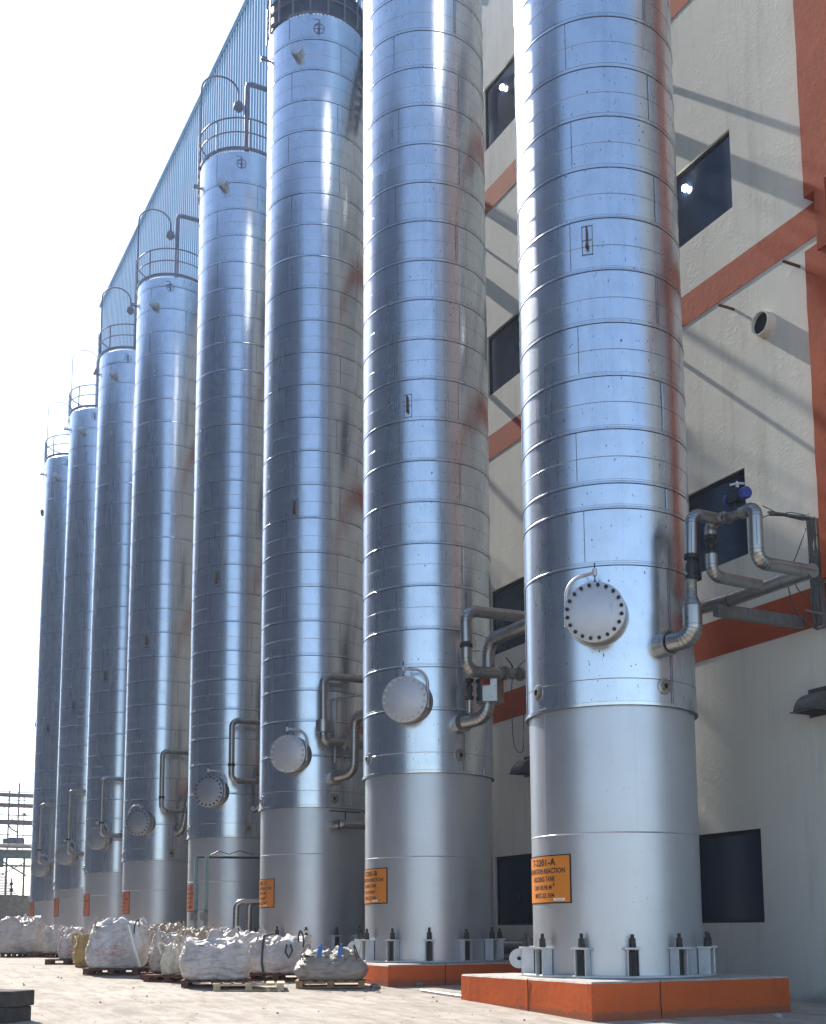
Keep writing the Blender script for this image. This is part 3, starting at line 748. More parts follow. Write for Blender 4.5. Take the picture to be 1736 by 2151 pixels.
# pillars
def rough_box(b, x0, x1, y0, y1, z0, z1, j=.012, sd=0):
    nz = max(2, int((z1-z0)/.35)); loop = []
    for i in range(nz+1):
        z = z0+(z1-z0)*i/nz; q = lambda a, c: noise.noise(Vector((a*3.1+sd, c*2.3, z*1.7)))*j
        loop.append([(x1, y1, z), (x0+q(1, 1), y1+q(2, 1), z), (x0+q(3, 2), (y0+y1)/2, z), (x0+q(1, 5), y0+q(5, 2), z), (x1, y0, z)])
    vs = [p for r_ in loop for p in r_]; fs = []
    for i in range(nz):
        for k in range(4): fs.append((i*5+k, i*5+k+1, i*5+6+k, i*5+5+k))
    fs += [(4, 3, 2, 1, 0), tuple(nz*5+k for k in range(5))]
    b.add(vs, fs)
for i, yp in enumerate([-1.62]):
    b = MB()
    rough_box(b, 3.35, 3.61, yp-1.15, yp, 14.21 if i == 0 else 7.22, ZP, .014, i)
    if i == 0:
        rough_box(b, 3.36, 3.61, yp-1.1, yp+.06, 7.22, 13.22, .014, 40); rough_box(b, 3.38, 3.61, yp-1.1, yp-.22, 13.1, 14.3, .012, 60)
    b.build('pillar', M['redband'], BL, smooth=True, ang=45)
# unseen bars added on the wall, behind the tanks, to throw the long slanting shadows
for Y, z, w_, h_, L_ in ((4.6, 20.1, .30, .26, 1.1), (4.6, 21.35, .10, .10, 1.0), (4.6, 24.3, .20, .25, 1.0), (4.6, 15.2, .06, .07, .9), (4.6, 11.6, .20, .22, 1.0), (11.9, 22.6, .12, .10, 1.0), (11.9, 21.5, .05, .05, 1.0), (11.9, 20.45, .28, .26, 1.2), (11.9, 12.1, .10, .10, .9), (11.9, 10.3, .25, .25, 1.0), (11.9, 17.4, .10, .12, 1.0)):
    b = MB(); b.box((WX-L_/2, Y, z), (L_, w_, h_)); b.build('shadow_bar', M['steel'], BL, smooth=False)
# exposed dark steel at the pillar splice
b = MB(); b.beam((3.335, -2.02, 13.05), (3.335, -2.02, 14.3), .24, .05, (1, 0, 0))
b.build('splice_plate', M['redband'], BL, smooth=False)
# windows
wn = 0
for y0, y1, z0, z1 in wins:
    if y0 > 30: 
        b = MB(); b.add([(WX+T_-.01, y0, z0), (WX+T_-.01, y0, z1), (WX+T_-.01, y1, z1), (WX+T_-.01, y1, z0)], [(0, 1, 2, 3)]); b.build('window', M['dark'], BL, smooth=False); continue
    b = MB(); x = WX+.075
    for (ya, yb, za, zb) in ((y0, y1, z0, z0+.05), (y0, y1, z1-.07, z1), (y0, y0+.05, z0+.05, z1-.07), (y1-.05, y1, z0+.05, z1-.07)):
        b.box((x, (ya+yb)/2, (za+zb)/2), (.05, yb-ya, zb-za))
    f_ = b.build('window', M['black'], BL, smooth=False)
    b = MB(); b.box((x+.004, (y0+y1)/2, (z0+z1)/2), (.008, y1-y0-.08, z1-z0-.10)); b.build('pane', M['glass'], f_, smooth=False)
# two bright glints at upper windows, added as glowing knobs outside the panes
for q, lb in (((1441, 396, 3.645), 'small bright glint added as a glowing knob at the upper window right of the nearest tank'), ((1057, 184, 3.645), 'small bright glint added as a glowing knob at the top window between the two nearest tanks')):
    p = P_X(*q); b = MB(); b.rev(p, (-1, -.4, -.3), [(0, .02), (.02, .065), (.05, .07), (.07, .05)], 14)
    tag(b.build('window_glint', M['lamp']), lb, 'lamp')
# round sleeve, small rods, extractor cowls on the wall
p = P_X(1611, 683, WX); b = MB()
b.rev(p, (-1, 0, 0), [(-.02, .25), (.02, .235), (.19, .225), (.19, .205)], 32, cap=False); b.rev(p, (-1, 0, 0), [(.0, .205), (.19, .205)], 32, cap=False)
sv = b.build('wall_sleeve', M['wall']); tag(sv, 'round open duct sleeve sticking out of the cream wall, rust stained below', 'duct')
b = MB(); b.rev(p, (-1, 0, 0), [(.10, .204), (.11, .204)], 32); b.build('opening', M['dark'], sv)  # black disc put in for the shade inside the sleeve
for q, lb in (((1542, 650), 'short steel rod stub in the wall, left of the round sleeve'), ((1680, 560), 'short steel rod stub in the wall beside the orange pillar, under the red band')):
    p = P_X(*q, WX); b = MB(); b.cyl(p+Vector((.02, 0, 0)), p-Vector((.40, 0, 0)), .028, 8); tag(b.build('rod_stub', M['rust']), lb, 'rod')
for q, lb, s_ in (((1730, 1497), 'grey quarter-round extractor cowl on the wall right of the nearest tank', 1.0), ((1117, 1626), 'dark extractor cowl on the wall seen between the two nearest tanks', 1.0)):
    p = P_X(*q, WX); b = MB(); n = 10; W2 = .24*s_; pr = [(0, 0)]+[(-.46*cos(pi/2*i/n), .36*sin(pi/2*i/n)) for i in range(n+1)]
    vs = [(WX+a, p.y+sy*W2, p.z+c) for sy in (-1, 1) for a, c in pr]; m_ = len(pr)
    fs = [(i, i+1, m_+i+1, m_+i) for i in range(1, m_-1)]+[tuple(range(m_-1, -1, -1)), tuple(range(m_, 2*m_))]
    b.add(vs, fs); b.box((WX-.28, p.y, p.z+.004), (.44, 2*W2+.10, .012)); b.box((WX-.012, p.y, p.z+.2), (.02, 2*W2+.12, .50))
    o = b.build('extractor_cowl', M['cowl']); tag(o, lb, 'vent', 'extractor cowls on the cream wall')
    b = MB(); b.box((WX-.25, p.y, p.z-.006), (.36, 2*W2-.06, .006)); b.build('mouth', M['dark'], o)

# opposite building across the yard: what the tanks mirror on their left
b = MB(); b.box((-30, 57, 17), (22, 120, 34)); 
for i in range(30): b.box((-18.9, -2.5+i*4.0, 16.9), (.25, .35, 33.8))
o = b.build('shed_block', M['facade'], None, smooth=False); tag(o, 'tall grey shed across the yard, mirrored dark in the left sides of the tanks', 'building')

# ------------------------------------------------------------------ lagged pipework
def bend(pts, rad, n=6):
    pts = [Vector(p) for p in pts]; out = [pts[0]]; marks = []
    for i in range(1, len(pts)-1):
        a, c, e = pts[i-1], pts[i], pts[i+1]; d1 = (a-c).normalized(); d2 = (e-c).normalized()
        ang = d1.angle(d2); 
        if ang > 3.1: out.append(c); continue
        t = min(rad/math.tan(ang/2), (a-c).length*.49, (e-c).length*.49); p1, p2 = c+d1*t, c+d2*t; r_ = t*math.tan(ang/2)
        ctr = c+(d1+d2).normalized()*(r_/sin(ang/2)); u = (p1-ctr); v = (p2-ctr); tot = u.angle(v)
        for k in range(n+1):
            f_ = k/n; q = (u*sin((1-f_)*tot)+v*sin(f_*tot))/sin(tot) if tot > 1e-4 else u
            out.append(ctr+q); marks.append(len(out)-1)
    out.append(pts[-1]); return out, marks
def pipe(root, pts, r, rad=None, mat='lagging', name='pipe_run', seg=20, bands=True):
    rad = rad or r*2.4; pp, mk = bend(pts, rad); b = MB(); b.tube(pp, r, seg)
    if bands:
        b.mat = 1
        for i in mk:
            d = (pp[min(i+1, len(pp)-1)]-pp[i-1]).normalized(); b.tube([pp[i]-d*.004, pp[i]+d*.004], r+.0035, seg)
        for i in range(len(pp)-1):
            L = (pp[i+1]-pp[i]).length
            if L > .5:
                d = (pp[i+1]-pp[i]).normalized(); k = 1
                while k*.62 < L-.1: q = pp[i]+d*k*.62; b.tube([q-d*.0035, q+d*.0035], r+.003, seg); k += 1
                # long lap seam
                s_ = d.cross(Vector((0, 0, 1))) if abs(d.z) < .9 else Vector((-.6, -.8, 0)); s_.normalize()
                q = (pp[i]+pp[i+1])/2+s_*(r+.0); b.beam(q-d*(L/2-.05), q+d*(L/2-.05), .006, .006)
    b.mat = 0
    return b.build(name, [M[mat], M['seam']], root, ang=30)
def flange(b, p, d, r, th=.03):
    p, d = Vector(p), Vector(d).normalized(); b.cyl(p-d*th, p+d*th, r, 20); b.mat = 0
    for s in (-1.6, 1.6): b.cyl(p+d*th*s-d*.008, p+d*th*s+d*.008, r*.97, 20)
    q = MB.ring(b, p, d, r*.84, 8)
    for c in q: b.cyl(c-d*th*2.1, c+d*th*2.1, .012, 6)
def valve(root, p, d, r, L, handle=None, mat='black'):
    p, d = Vector(p), Vector(d).normalized(); b = MB(); b.rev(p-d*L/2, d, [(0, r*.8), (L*.2, r*.7), (L*.38, r*1.02), (L*.62, r*1.02), (L*.8, r*.7), (L, r*.8)], 18)
    flange(b, p-d*L/2, d, r*1.25, .018); flange(b, p+d*L/2, d, r*1.25, .018)
    v = b.build('valve', M[mat], root)
    if handle:
        h0, h1 = Vector(handle[0]), Vector(handle[1]); b = MB(); b.tube([p, p+h0, p+h0+h1], [.022, .016, .012], 8); b.build('valve_handle', M['black'], v)
    return v
Z = 1.31
# nearest tank
PA = thing('lagged_pipework', 'silver lagged pipe loops with blue valve actuator on the right of the nearest tank', 'pipework', (0, 0, 0), 'lagged pipe loops beside the tanks')
pipe(PA, [(-.02, -1.30, 4.413+Z), (-.02, -1.62, 4.413+Z)], .20, name='nozzle', bands=False)
b = MB(); b.rev((-.01, -1.60, 4.413+Z), (0, -1, 0), [(0, .165), (.012, .165), (.03, .165)], 28); b.build('black_gasket', M['black'], PA)
pipe(PA, [(-.02, -1.60, 4.413+Z), (.13, -1.97, 4.43+Z), (.14, -1.96, 4.92+Z)], .150, .30, seg=24)
b = MB(); b.rev((.145, -1.95, 4.90+Z), (0, 0, 1), [(0, .153), (.02, .153), (.20, .090), (.42, .088), (.44, .10), (.46, .088), (.50, .088)], 24); b.build('reducer', M['steel'], PA)
valve(PA, (.16, -1.95, 5.56+Z), (0, 0, 1), .085, .34)
b = MB(); b.box((.30, -1.95, 5.57+Z), (.03, .12, .42)); b.build('valve_plate', M['black'], PA)
pipe(PA, [(.165, -1.95, 5.72+Z), (.20, -1.95, 6.44+Z), (.76, -1.95, 6.43+Z), (.76, -2.10, 6.42+Z)], .092, .17)
valve(PA, (.76, -2.32, 6.38+Z), (0, -1, 0), .075, .30, mat='steel')
b = MB(); b.cyl((.76, -2.34, 6.42+Z), (.76, -2.34, 6.62+Z), .03, 10); b.box((.76, -2.34, 6.58+Z), (.10, .14, .03)); b.cyl((.76, -2.22, 6.66+Z), (.76, -2.52, 6.66+Z), .085, 20); b.box((.76, -2.37, 6.66+Z), (.15, .22, .16))
b.cyl((.76, -2.37, 6.74+Z), (.76, -2.37, 6.80+Z), .05, 14)
ac_ = b.build('actuator', M['black'], PA)
b = MB(); b.rev((.76, -2.52, 6.66+Z), (0, -1, 0), [(0, .098), (.08, .098), (.10, .088)], 24); b.rev((.76, -2.22, 6.66+Z), (0, 1, 0), [(0, .098), (.05, .098), (.06, .088)], 24); b.build('actuator_cap', M['blue'], ac_)
b = MB(); c = Vector((.76, -2.40, 6.80+Z)); b.cyl(c, c+Vector((0, 0, .07)), .028, 10); b.tube([c+Vector((-.09, .07, .05)), c+Vector((0, 0, .07)), c+Vector((.05, -.1, .04))], .020, 8); b.tube([c+Vector((-.07, -.07, .05)), c+Vector((0, 0, .08))], .020, 8); b.build('beacon', M['cover'], ac_)
pipe(PA, [(.76, -2.48, 6.37+Z), (.76, -2.76, 6.36+Z), (.76, -2.75, 5.50+Z), (1.90, -2.75, 5.50+Z)], .105, .19)
pipe(PA, [(1.82, -2.85, 5.49+Z), (1.82, -1.0, 5.49+Z), (1.82, .4, 5.57+Z), (1.82, 5.0, 5.6+Z)], .115, .3)
pipe(PA, [(.76, -1.86, 6.42+Z), (.76, -1.745, 6.36+Z), (.76, -1.745, 6.20+Z)], .095, .10)
valve(PA, (.76, -1.745, 6.06+Z), (0, 0, 1), .080, .26, ((-.02, -.1, .0), (.16, -.22, .0)), 'black')
pipe(PA, [(.76, -1.745, 5.91+Z), (.76, -1.745, 5.56+Z), (1.84, -1.745, 5.53+Z)], .098, .18)
b = MB(); b.beam((1.60, -.86, 5.32+Z), (3.6, -.86, 5.32+Z), .14, .20); b.build('support_bracket', M['galv'], PA, smooth=False)
# second tank
PB = thing('lagged_pipework', 'silver lagged pipe loops with flanged valve between the two nearest tanks', 'pipework', (0, 0, 0), 'lagged pipe loops beside the tanks')
pipe(PB, [(0, 5.20, 4.20+Z), (.0, 4.95, 4.20+Z)], .21, name='nozzle', bands=False)
pipe(PB, [(0, 5.0, 4.20+Z), (.33, 4.55, 4.25+Z), (.37, 4.55, 5.86+Z), (.42, 1.6, 5.86+Z)], .135, .33, seg=24)
b = MB(); b.rev((.385, 4.56, 4.56+Z), (0, 0, 1), [(0, .29), (.62, .29)], 6); b.build('lagging_box', M['lagging'], PB, smooth=False)
b = MB(); b.box((.16, 4.36, 4.98+Z), (.18, .10, .18)); b.build('switch_box', M['redbox'], PB, smooth=False)
pipe(PB, [(-.30, 4.3, 5.70+Z), (-.31, 4.3, 6.36+Z), (2.4, 4.3, 6.40+Z)], .118, .24)
pipe(PB, [(-.30, 4.3, 5.66+Z), (-.31, 4.3, 5.10+Z), (.45, 4.3, 5.14+Z)], .118, .24)
b = MB(); flange(b, (-.305, 4.3, 5.62+Z), (0, 0, 1), .135, .02); b.build('flange', M['black'], PB)
b = MB(); b.rev((.45, 4.3, 5.14+Z), (1, 0, .04), [(0, .125), (.01, .14), (.05, .14), (.06, .11), (.10, .11), (.11, .14), (.14, .14), (.15, .10)], 22); b.build('flange', M['steel'], PB)
valve(PB, (.78, 4.3, 5.16+Z), (1, 0, .04), .115, .36, ((-.04, -.05, .16), (-.18, -.05, .14)), 'steel')
pipe(PB, [(1.0, 4.3, 5.17+Z), (2.6, 4.3, 5.2+Z)], .07, name='small_run')
pipe(PB, [(.02, 4.75, 4.36+Z), (.02, 4.75, 4.62+Z)], .06, name='small_run'); valve(PB, (.02, 4.75, 4.85+Z), (0, 0, 1), .07, .36)
pipe(PB, [(.02, 4.75, 5.08+Z), (.02, 4.75, 6.0+Z)], .028, name='thin_riser', bands=False)
b = MB(); b.cyl((-.1, 4.7, 5.62+Z), (.2, 4.6, 5.64+Z), .01, 6); b.build('lever', M['steel'], PB)
# third tank
PC = thing('lagged_pipework', 'silver lagged pipe loop with a wide collar beside the third tank manhole', 'pipework', (0, 0, 0), 'lagged pipe loops beside the tanks')
pipe(PC, [(-.49, 11.2, 4.9+Z), (-.50, 11.2, 6.34+Z), (2.6, 11.2, 6.37+Z)], .10, .22)
pipe(PC, [(-.49, 11.2, 4.95+Z), (-.48, 11.2, 4.66+Z), (.10, 11.2, 4.70+Z)], .10, .20)
b = MB(); b.rev((-.49, 11.2, 4.90+Z), (0, 0, 1), [(0, .19), (.30, .19)], 28); b.build('collar', M['lagging'], PC)
b = MB(); b.rev((.06, 11.2, 4.70+Z), (1, 0, .06), [(0, .10), (.02, .19), (1.6, .19)], 28); b.build('lagged_sleeve', M['lagging'], PC)
b = MB(); b.tube([(.3, 11.2, 4.95+Z), (.32, 11.15, 5.02+Z), (.20, 11.1, 5.08+Z)], .014, 6); b.build('lever', M['black'], PC)
pipe(PC, [(0, 11.75, 3.83+Z), (0, 11.45, 3.83+Z)], .19, name='nozzle', bands=False)
pipe(PC, [(0, 11.5, 3.83+Z), (.26, 11.0, 3.88+Z), (.28, 11.0, 5.3+Z), (.30, 8.6, 5.3+Z)], .125, .30, seg=22)
pipe(PC, [(-.02, 11.55, 4.2+Z), (-.02, 11.5, 5.9+Z), (.6, 11.3, 5.95+Z)], .026, .08, name='thin_riser', bands=False)
pipe(PC, [(-.02, 11.72, 2.62+Z), (-.02, 11.35, 2.62+Z), (2.2, 11.2, 2.60+Z)], .105, .16)
b = MB(); b.rev((-.02, 11.35, 2.62+Z), (.9, -.3, 0), [(0, .13), (.03, .13)], 20); b.tube([(.12, 11.2, 2.72+Z), (.12, 11.2, 2.93+Z)], .018, 6); b.beam((-.30, 11.2, 2.94+Z), (.52, 11.2, 2.92+Z), .05, .03); b.build('valve', M['black'], PC)
LBL = {3: 'slim lagged pipe loop beside the fourth tank, flange halfway down', 4: 'slim lagged pipe loop in front of the fifth tank, right of its manhole', 5: 'slim lagged pipe loop crossing the manhole of the sixth tank', 6: 'slim lagged pipe loop crossing the manhole of the second tank from left', 7: 'slim lagged pipe loop on the farthest tank, leftmost of the loops'}
for k, x, ya, yb in ((3, 488, 1513, 1640), (4, 342, 1577, 1703), (5, 216, 1635, 1755), (6, 147, 1661, 1793), (7, 86, 1690, 1813)):
    Y = TY[k]-2.0; p = P_Y(x, ya, Y); q = P_Y(x, yb, Y); L = thing('lagged_pipework', LBL[k], 'pipework', (0, 0, 0), 'lagged pipe loops beside the tanks')
    zf = q.z+(p.z-q.z)*(.22 if k != 3 else .26)
    pipe(L, [(p.x, Y, zf), (p.x, Y, p.z), (p.x+3.2, Y, p.z)], .088, .20, seg=14)
    pipe(L, [(p.x, Y, zf), (p.x, Y, q.z), (p.x+.75, Y, q.z+.02)], .088, .20, seg=14)
    b = MB(); flange(b, (p.x, Y, zf), (0, 0, 1), .11, .02); b.build('flange', M['black'], L)
    valve(L, (p.x+.92, Y, q.z+.03), (1, 0, 0), .08, .28, ((0, 0, .14), (-.14, 0, .06)), 'steel')
    if k < 5: pipe(L, [(0.2, TY[k]-1.3, q.z-.75), (.3, TY[k]-1.75, q.z-.7), (.5, TY[k]-1.8, q.z+.6), (1.6, TY[k]-1.9, q.z+.7)], .12, .25, seg=14)
# cable tray and loose cables on the wall at right
CT = thing('cable_tray', 'vertical cable tray packed with grey cables on the wall beside the red band', 'cable tray')
a = P_X(1704, 1092, 3.44); e = P_X(1719, 1318, 3.44); c0 = P_X(1616, 1077, 3.30)
b = MB()
for s in (-.11, .11): b.beam(a+Vector((.05, s, 0)), e+Vector((.05, s, 0)), .012, .09, (1, 0, 0))
for i in range(8): q = a.lerp(e, i/7); b.box(q+Vector((.08, 0, 0)), (.02, .22, .03))
b.build('tray', M['galv'], CT, smooth=False)
b = MB()
for i in range(11):
    s = -.09+.018*i; pts = [a+Vector((R.uniform(-.02, .03), s+R.uniform(-.015, .015), .02))]
    for j in range(1, 9): q = a.lerp(e, j/8.2); pts.append(q+Vector((R.uniform(-.03, .03), s+R.uniform(-.02, .02), 0)))
    b.tube(pts, R.uniform(.008, .016), 6)
for i in range(5):
    o_ = Vector((0, 0, R.uniform(-.05, .05))); b.tube([c0+o_, c0.lerp(a, .35)+o_*.6+Vector((0, 0, .02)), c0.lerp(a, .8)+o_*.6, a+Vector((0, -.05+i*.03, .02))+o_*.3, a+Vector((0, -.06+i*.03, -.2))], .014, 6)
b.build('cables', M['cable'], CT)
b = MB(); b.beam(c0, a+Vector((0, 0, .04)), .10, .03); b.build('tray_arm', M['galv'], CT, smooth=False)
def cable(pts, r, lb, loc=None):
    b = MB(); n = []; P = [Vector(p) for p in pts]
    for i in range(len(P)-1):
        p0 = P[max(i-1, 0)]; p1 = P[i]; p2 = P[i+1]; p3 = P[min(i+2, len(P)-1)]
        for t in (0, .25, .5, .75): n.append(.5*((2*p1)+(p2-p0)*t+(2*p0-5*p1+4*p2-p3)*t*t+(3*p1-p0-3*p2+p3)*t**3))
    n.append(P[-1]); b.tube(n, r, 6); tag(b.build('loose_cable', M['cable']), lb, 'cable', 'loose cables hanging on the wall')
cable([P_X(1603, 1063, .9), P_X(1618, 1070, 2.6), P_X(1640, 1080, 3.2), P_X(1660, 1076, 3.35), P_X(1692, 1082, 3.4)], .010, 'thin cable from the blue actuator across to the top of the cable tray')
cable([P_X(1600, 1088, .9), P_X(1630, 1078, 2.9), P_X(1655, 1080, 3.3), P_X(1680, 1083, 3.4), P_X(1700, 1080, 3.4)], .009, 'second thin cable sagging just under the tray arm')
cable([P_X(1693, 1110, 3.4), P_X(1683, 1140, 3.1), P_X(1672, 1170, 2.4), P_X(1668, 1180, 1.72), P_X(1676, 1185, 1.70), P_X(1677, 1200, 1.70), P_X(1668, 1208, 1.75)], .011, 'cable dropping from the tray and looping round the lagged pipe end')
cable([P_X(1656, 1228, 2.0), P_X(1660, 1250, 3.0), P_X(1672, 1280, 3.4), P_X(1690, 1300, 3.45), P_X(1704, 1312, 3.45)], .011, 'cable curving over the red band to the foot of the tray')
cable([P_X(1666, 1210, 1.8), P_X(1675, 1235, 3.0), P_X(1690, 1253, 3.45), P_X(1698, 1260, 3.5)], .010, 'short cable crossing the wall just above the red band')
cable([P_X(1110, 1380, 3.5), P_X(1078, 1420, 3.5), P_X(1076, 1500, 3.5), P_X(1079, 1555, 3.5), P_X(1086, 1577, 3.5), P_X(1098, 1578, 3.5), P_X(1100, 1545, 3.5), P_X(1101, 1440, 3.5)], .012, 'black cable hanging in a U on the wall between the two nearest tanks')
b = MB(); p = P_X(1693, 1282, 3.30); q = P_X(1760, 1296, 3.30); b.cyl(p, q, .022, 8); tag(b.build('rod_stub', M['galv']), 'thin galvanised conduit crossing in front of the cable tray foot', 'conduit')
b = MB(); p = P_X(1106, 1548, 3.4); b.box(p, (.10, .10, .34)); tag(b.build('junction_box', M['cover'], smooth=False), 'small pale junction box on the wall left of the nearest tank', 'box')
# overhead pipes between the tank row and the factory whose shadows cross the wall
for i, (Y, z, r_, lb) in enumerate([(16.3, 27.3, .16, 'overhead'), (23.6, 29.2, .42, 'wide overhead'), (30.9, 31.5, .20, 'farther overhead')]):
    pass
# dark low pipes behind the plinths
b = MB(); b.cyl((3.1, 4.2, .86), (3.1, 12, .90), .16, 16); b.cyl((3.15, 4.2, .50), (3.15, 12, .52), .12, 14); tag(b.build('floor_pipe', M['steel']), 'dark pipes lying along the wall foot between the two nearest tanks', 'pipe')

# ------------------------------------------------------------------ green posts with boxes in front of the fourth tank
GP = thing('instrument_stand', 'pair of pale green posts with hooded switch boxes and a dark cross pipe', 'stand')
for x, yt in ((413, 1803), (435, 1797)):
    p = P_X(x, yt, -1.9); q = P_X(x-5, 1947, -1.9); b = MB(); b.beam((q.x, p.y, gz(p.y)), (p.x, p.y, p.z), .075, .10, (1, 0, 0)); b.build('post', M['greenp'], GP, smooth=False)
    b = MB(); c = P_X(x-6, 1925, -1.95); b.box(c, (.18, .16, .22)); b.add([c+Vector((-.16, -.12, .20)), c+Vector((-.16, .12, .20)), c+Vector((.12, .12, .14)), c+Vector((.12, -.12, .14))], [(0, 1, 2, 3), (3, 2, 1, 0)]); b.build('switch_box', M['galv'], GP, smooth=False)
p = P_X(416, 1800, -1.9); b = MB(); b.cyl(p, p+Vector((4.0, -1.2, -.05)), .035, 8); b.tube([p+Vector((.3, -.2, .05)), p+Vector((.5, -.3, .16)), p+Vector((.8, -.4, .07)), p+Vector((1.1, -.4, .18)), p+Vector((1.5, -.5, .06))], .012, 6); b.build('cross_pipe', M['black'], GP)
for x, y0, lb in ((497, 1895, 'lagged U-bend pipe at the foot of the fourth tank, left of the pair'), (524, 1895, 'lagged U-bend pipe at the foot of the fourth tank, nearer the third tank')):
    p = P_Y(x, y0, 15.2); U = thing('elbow_pipe', lb, 'pipe', (0, 0, 0), 'lagged bends between third and fourth tanks'); pipe(U, [(p.x-.02, 15.2, .4), (p.x, 15.2, p.z), (p.x+1.0, 15.0, p.z+.04)], .085, .18, seg=14)

# ------------------------------------------------------------------ pallets
def pallet(name, label, loc, rz, L=1.15, W_=1.0, mat='wood', group='wooden pallets under and beside the bags'):
    root = thing(name, label, 'pallet', loc, group, rz); H_ = .135
    b = MB(); n = 7
    for i in range(n): x = -L/2+.05+i*(L-.10)/(n-1); b.box((x, 0, H_-.010), (L/n*.78, W_, .019))
    b.build('deck', M[mat], root, smooth=False)
    for y in (-W_/2+.045, 0, W_/2-.045):
        b = MB(); b.box((0, y, H_-.0325), (L, .09, .020))
        for x in (-L/2+.06, 0, L/2-.06): b.box((x, y, .063), (.12, .088, .080))
        b.box((0, y, .013), (L, .09, .020)); b.build('stringer', M[mat], root, smooth=False)
    return root
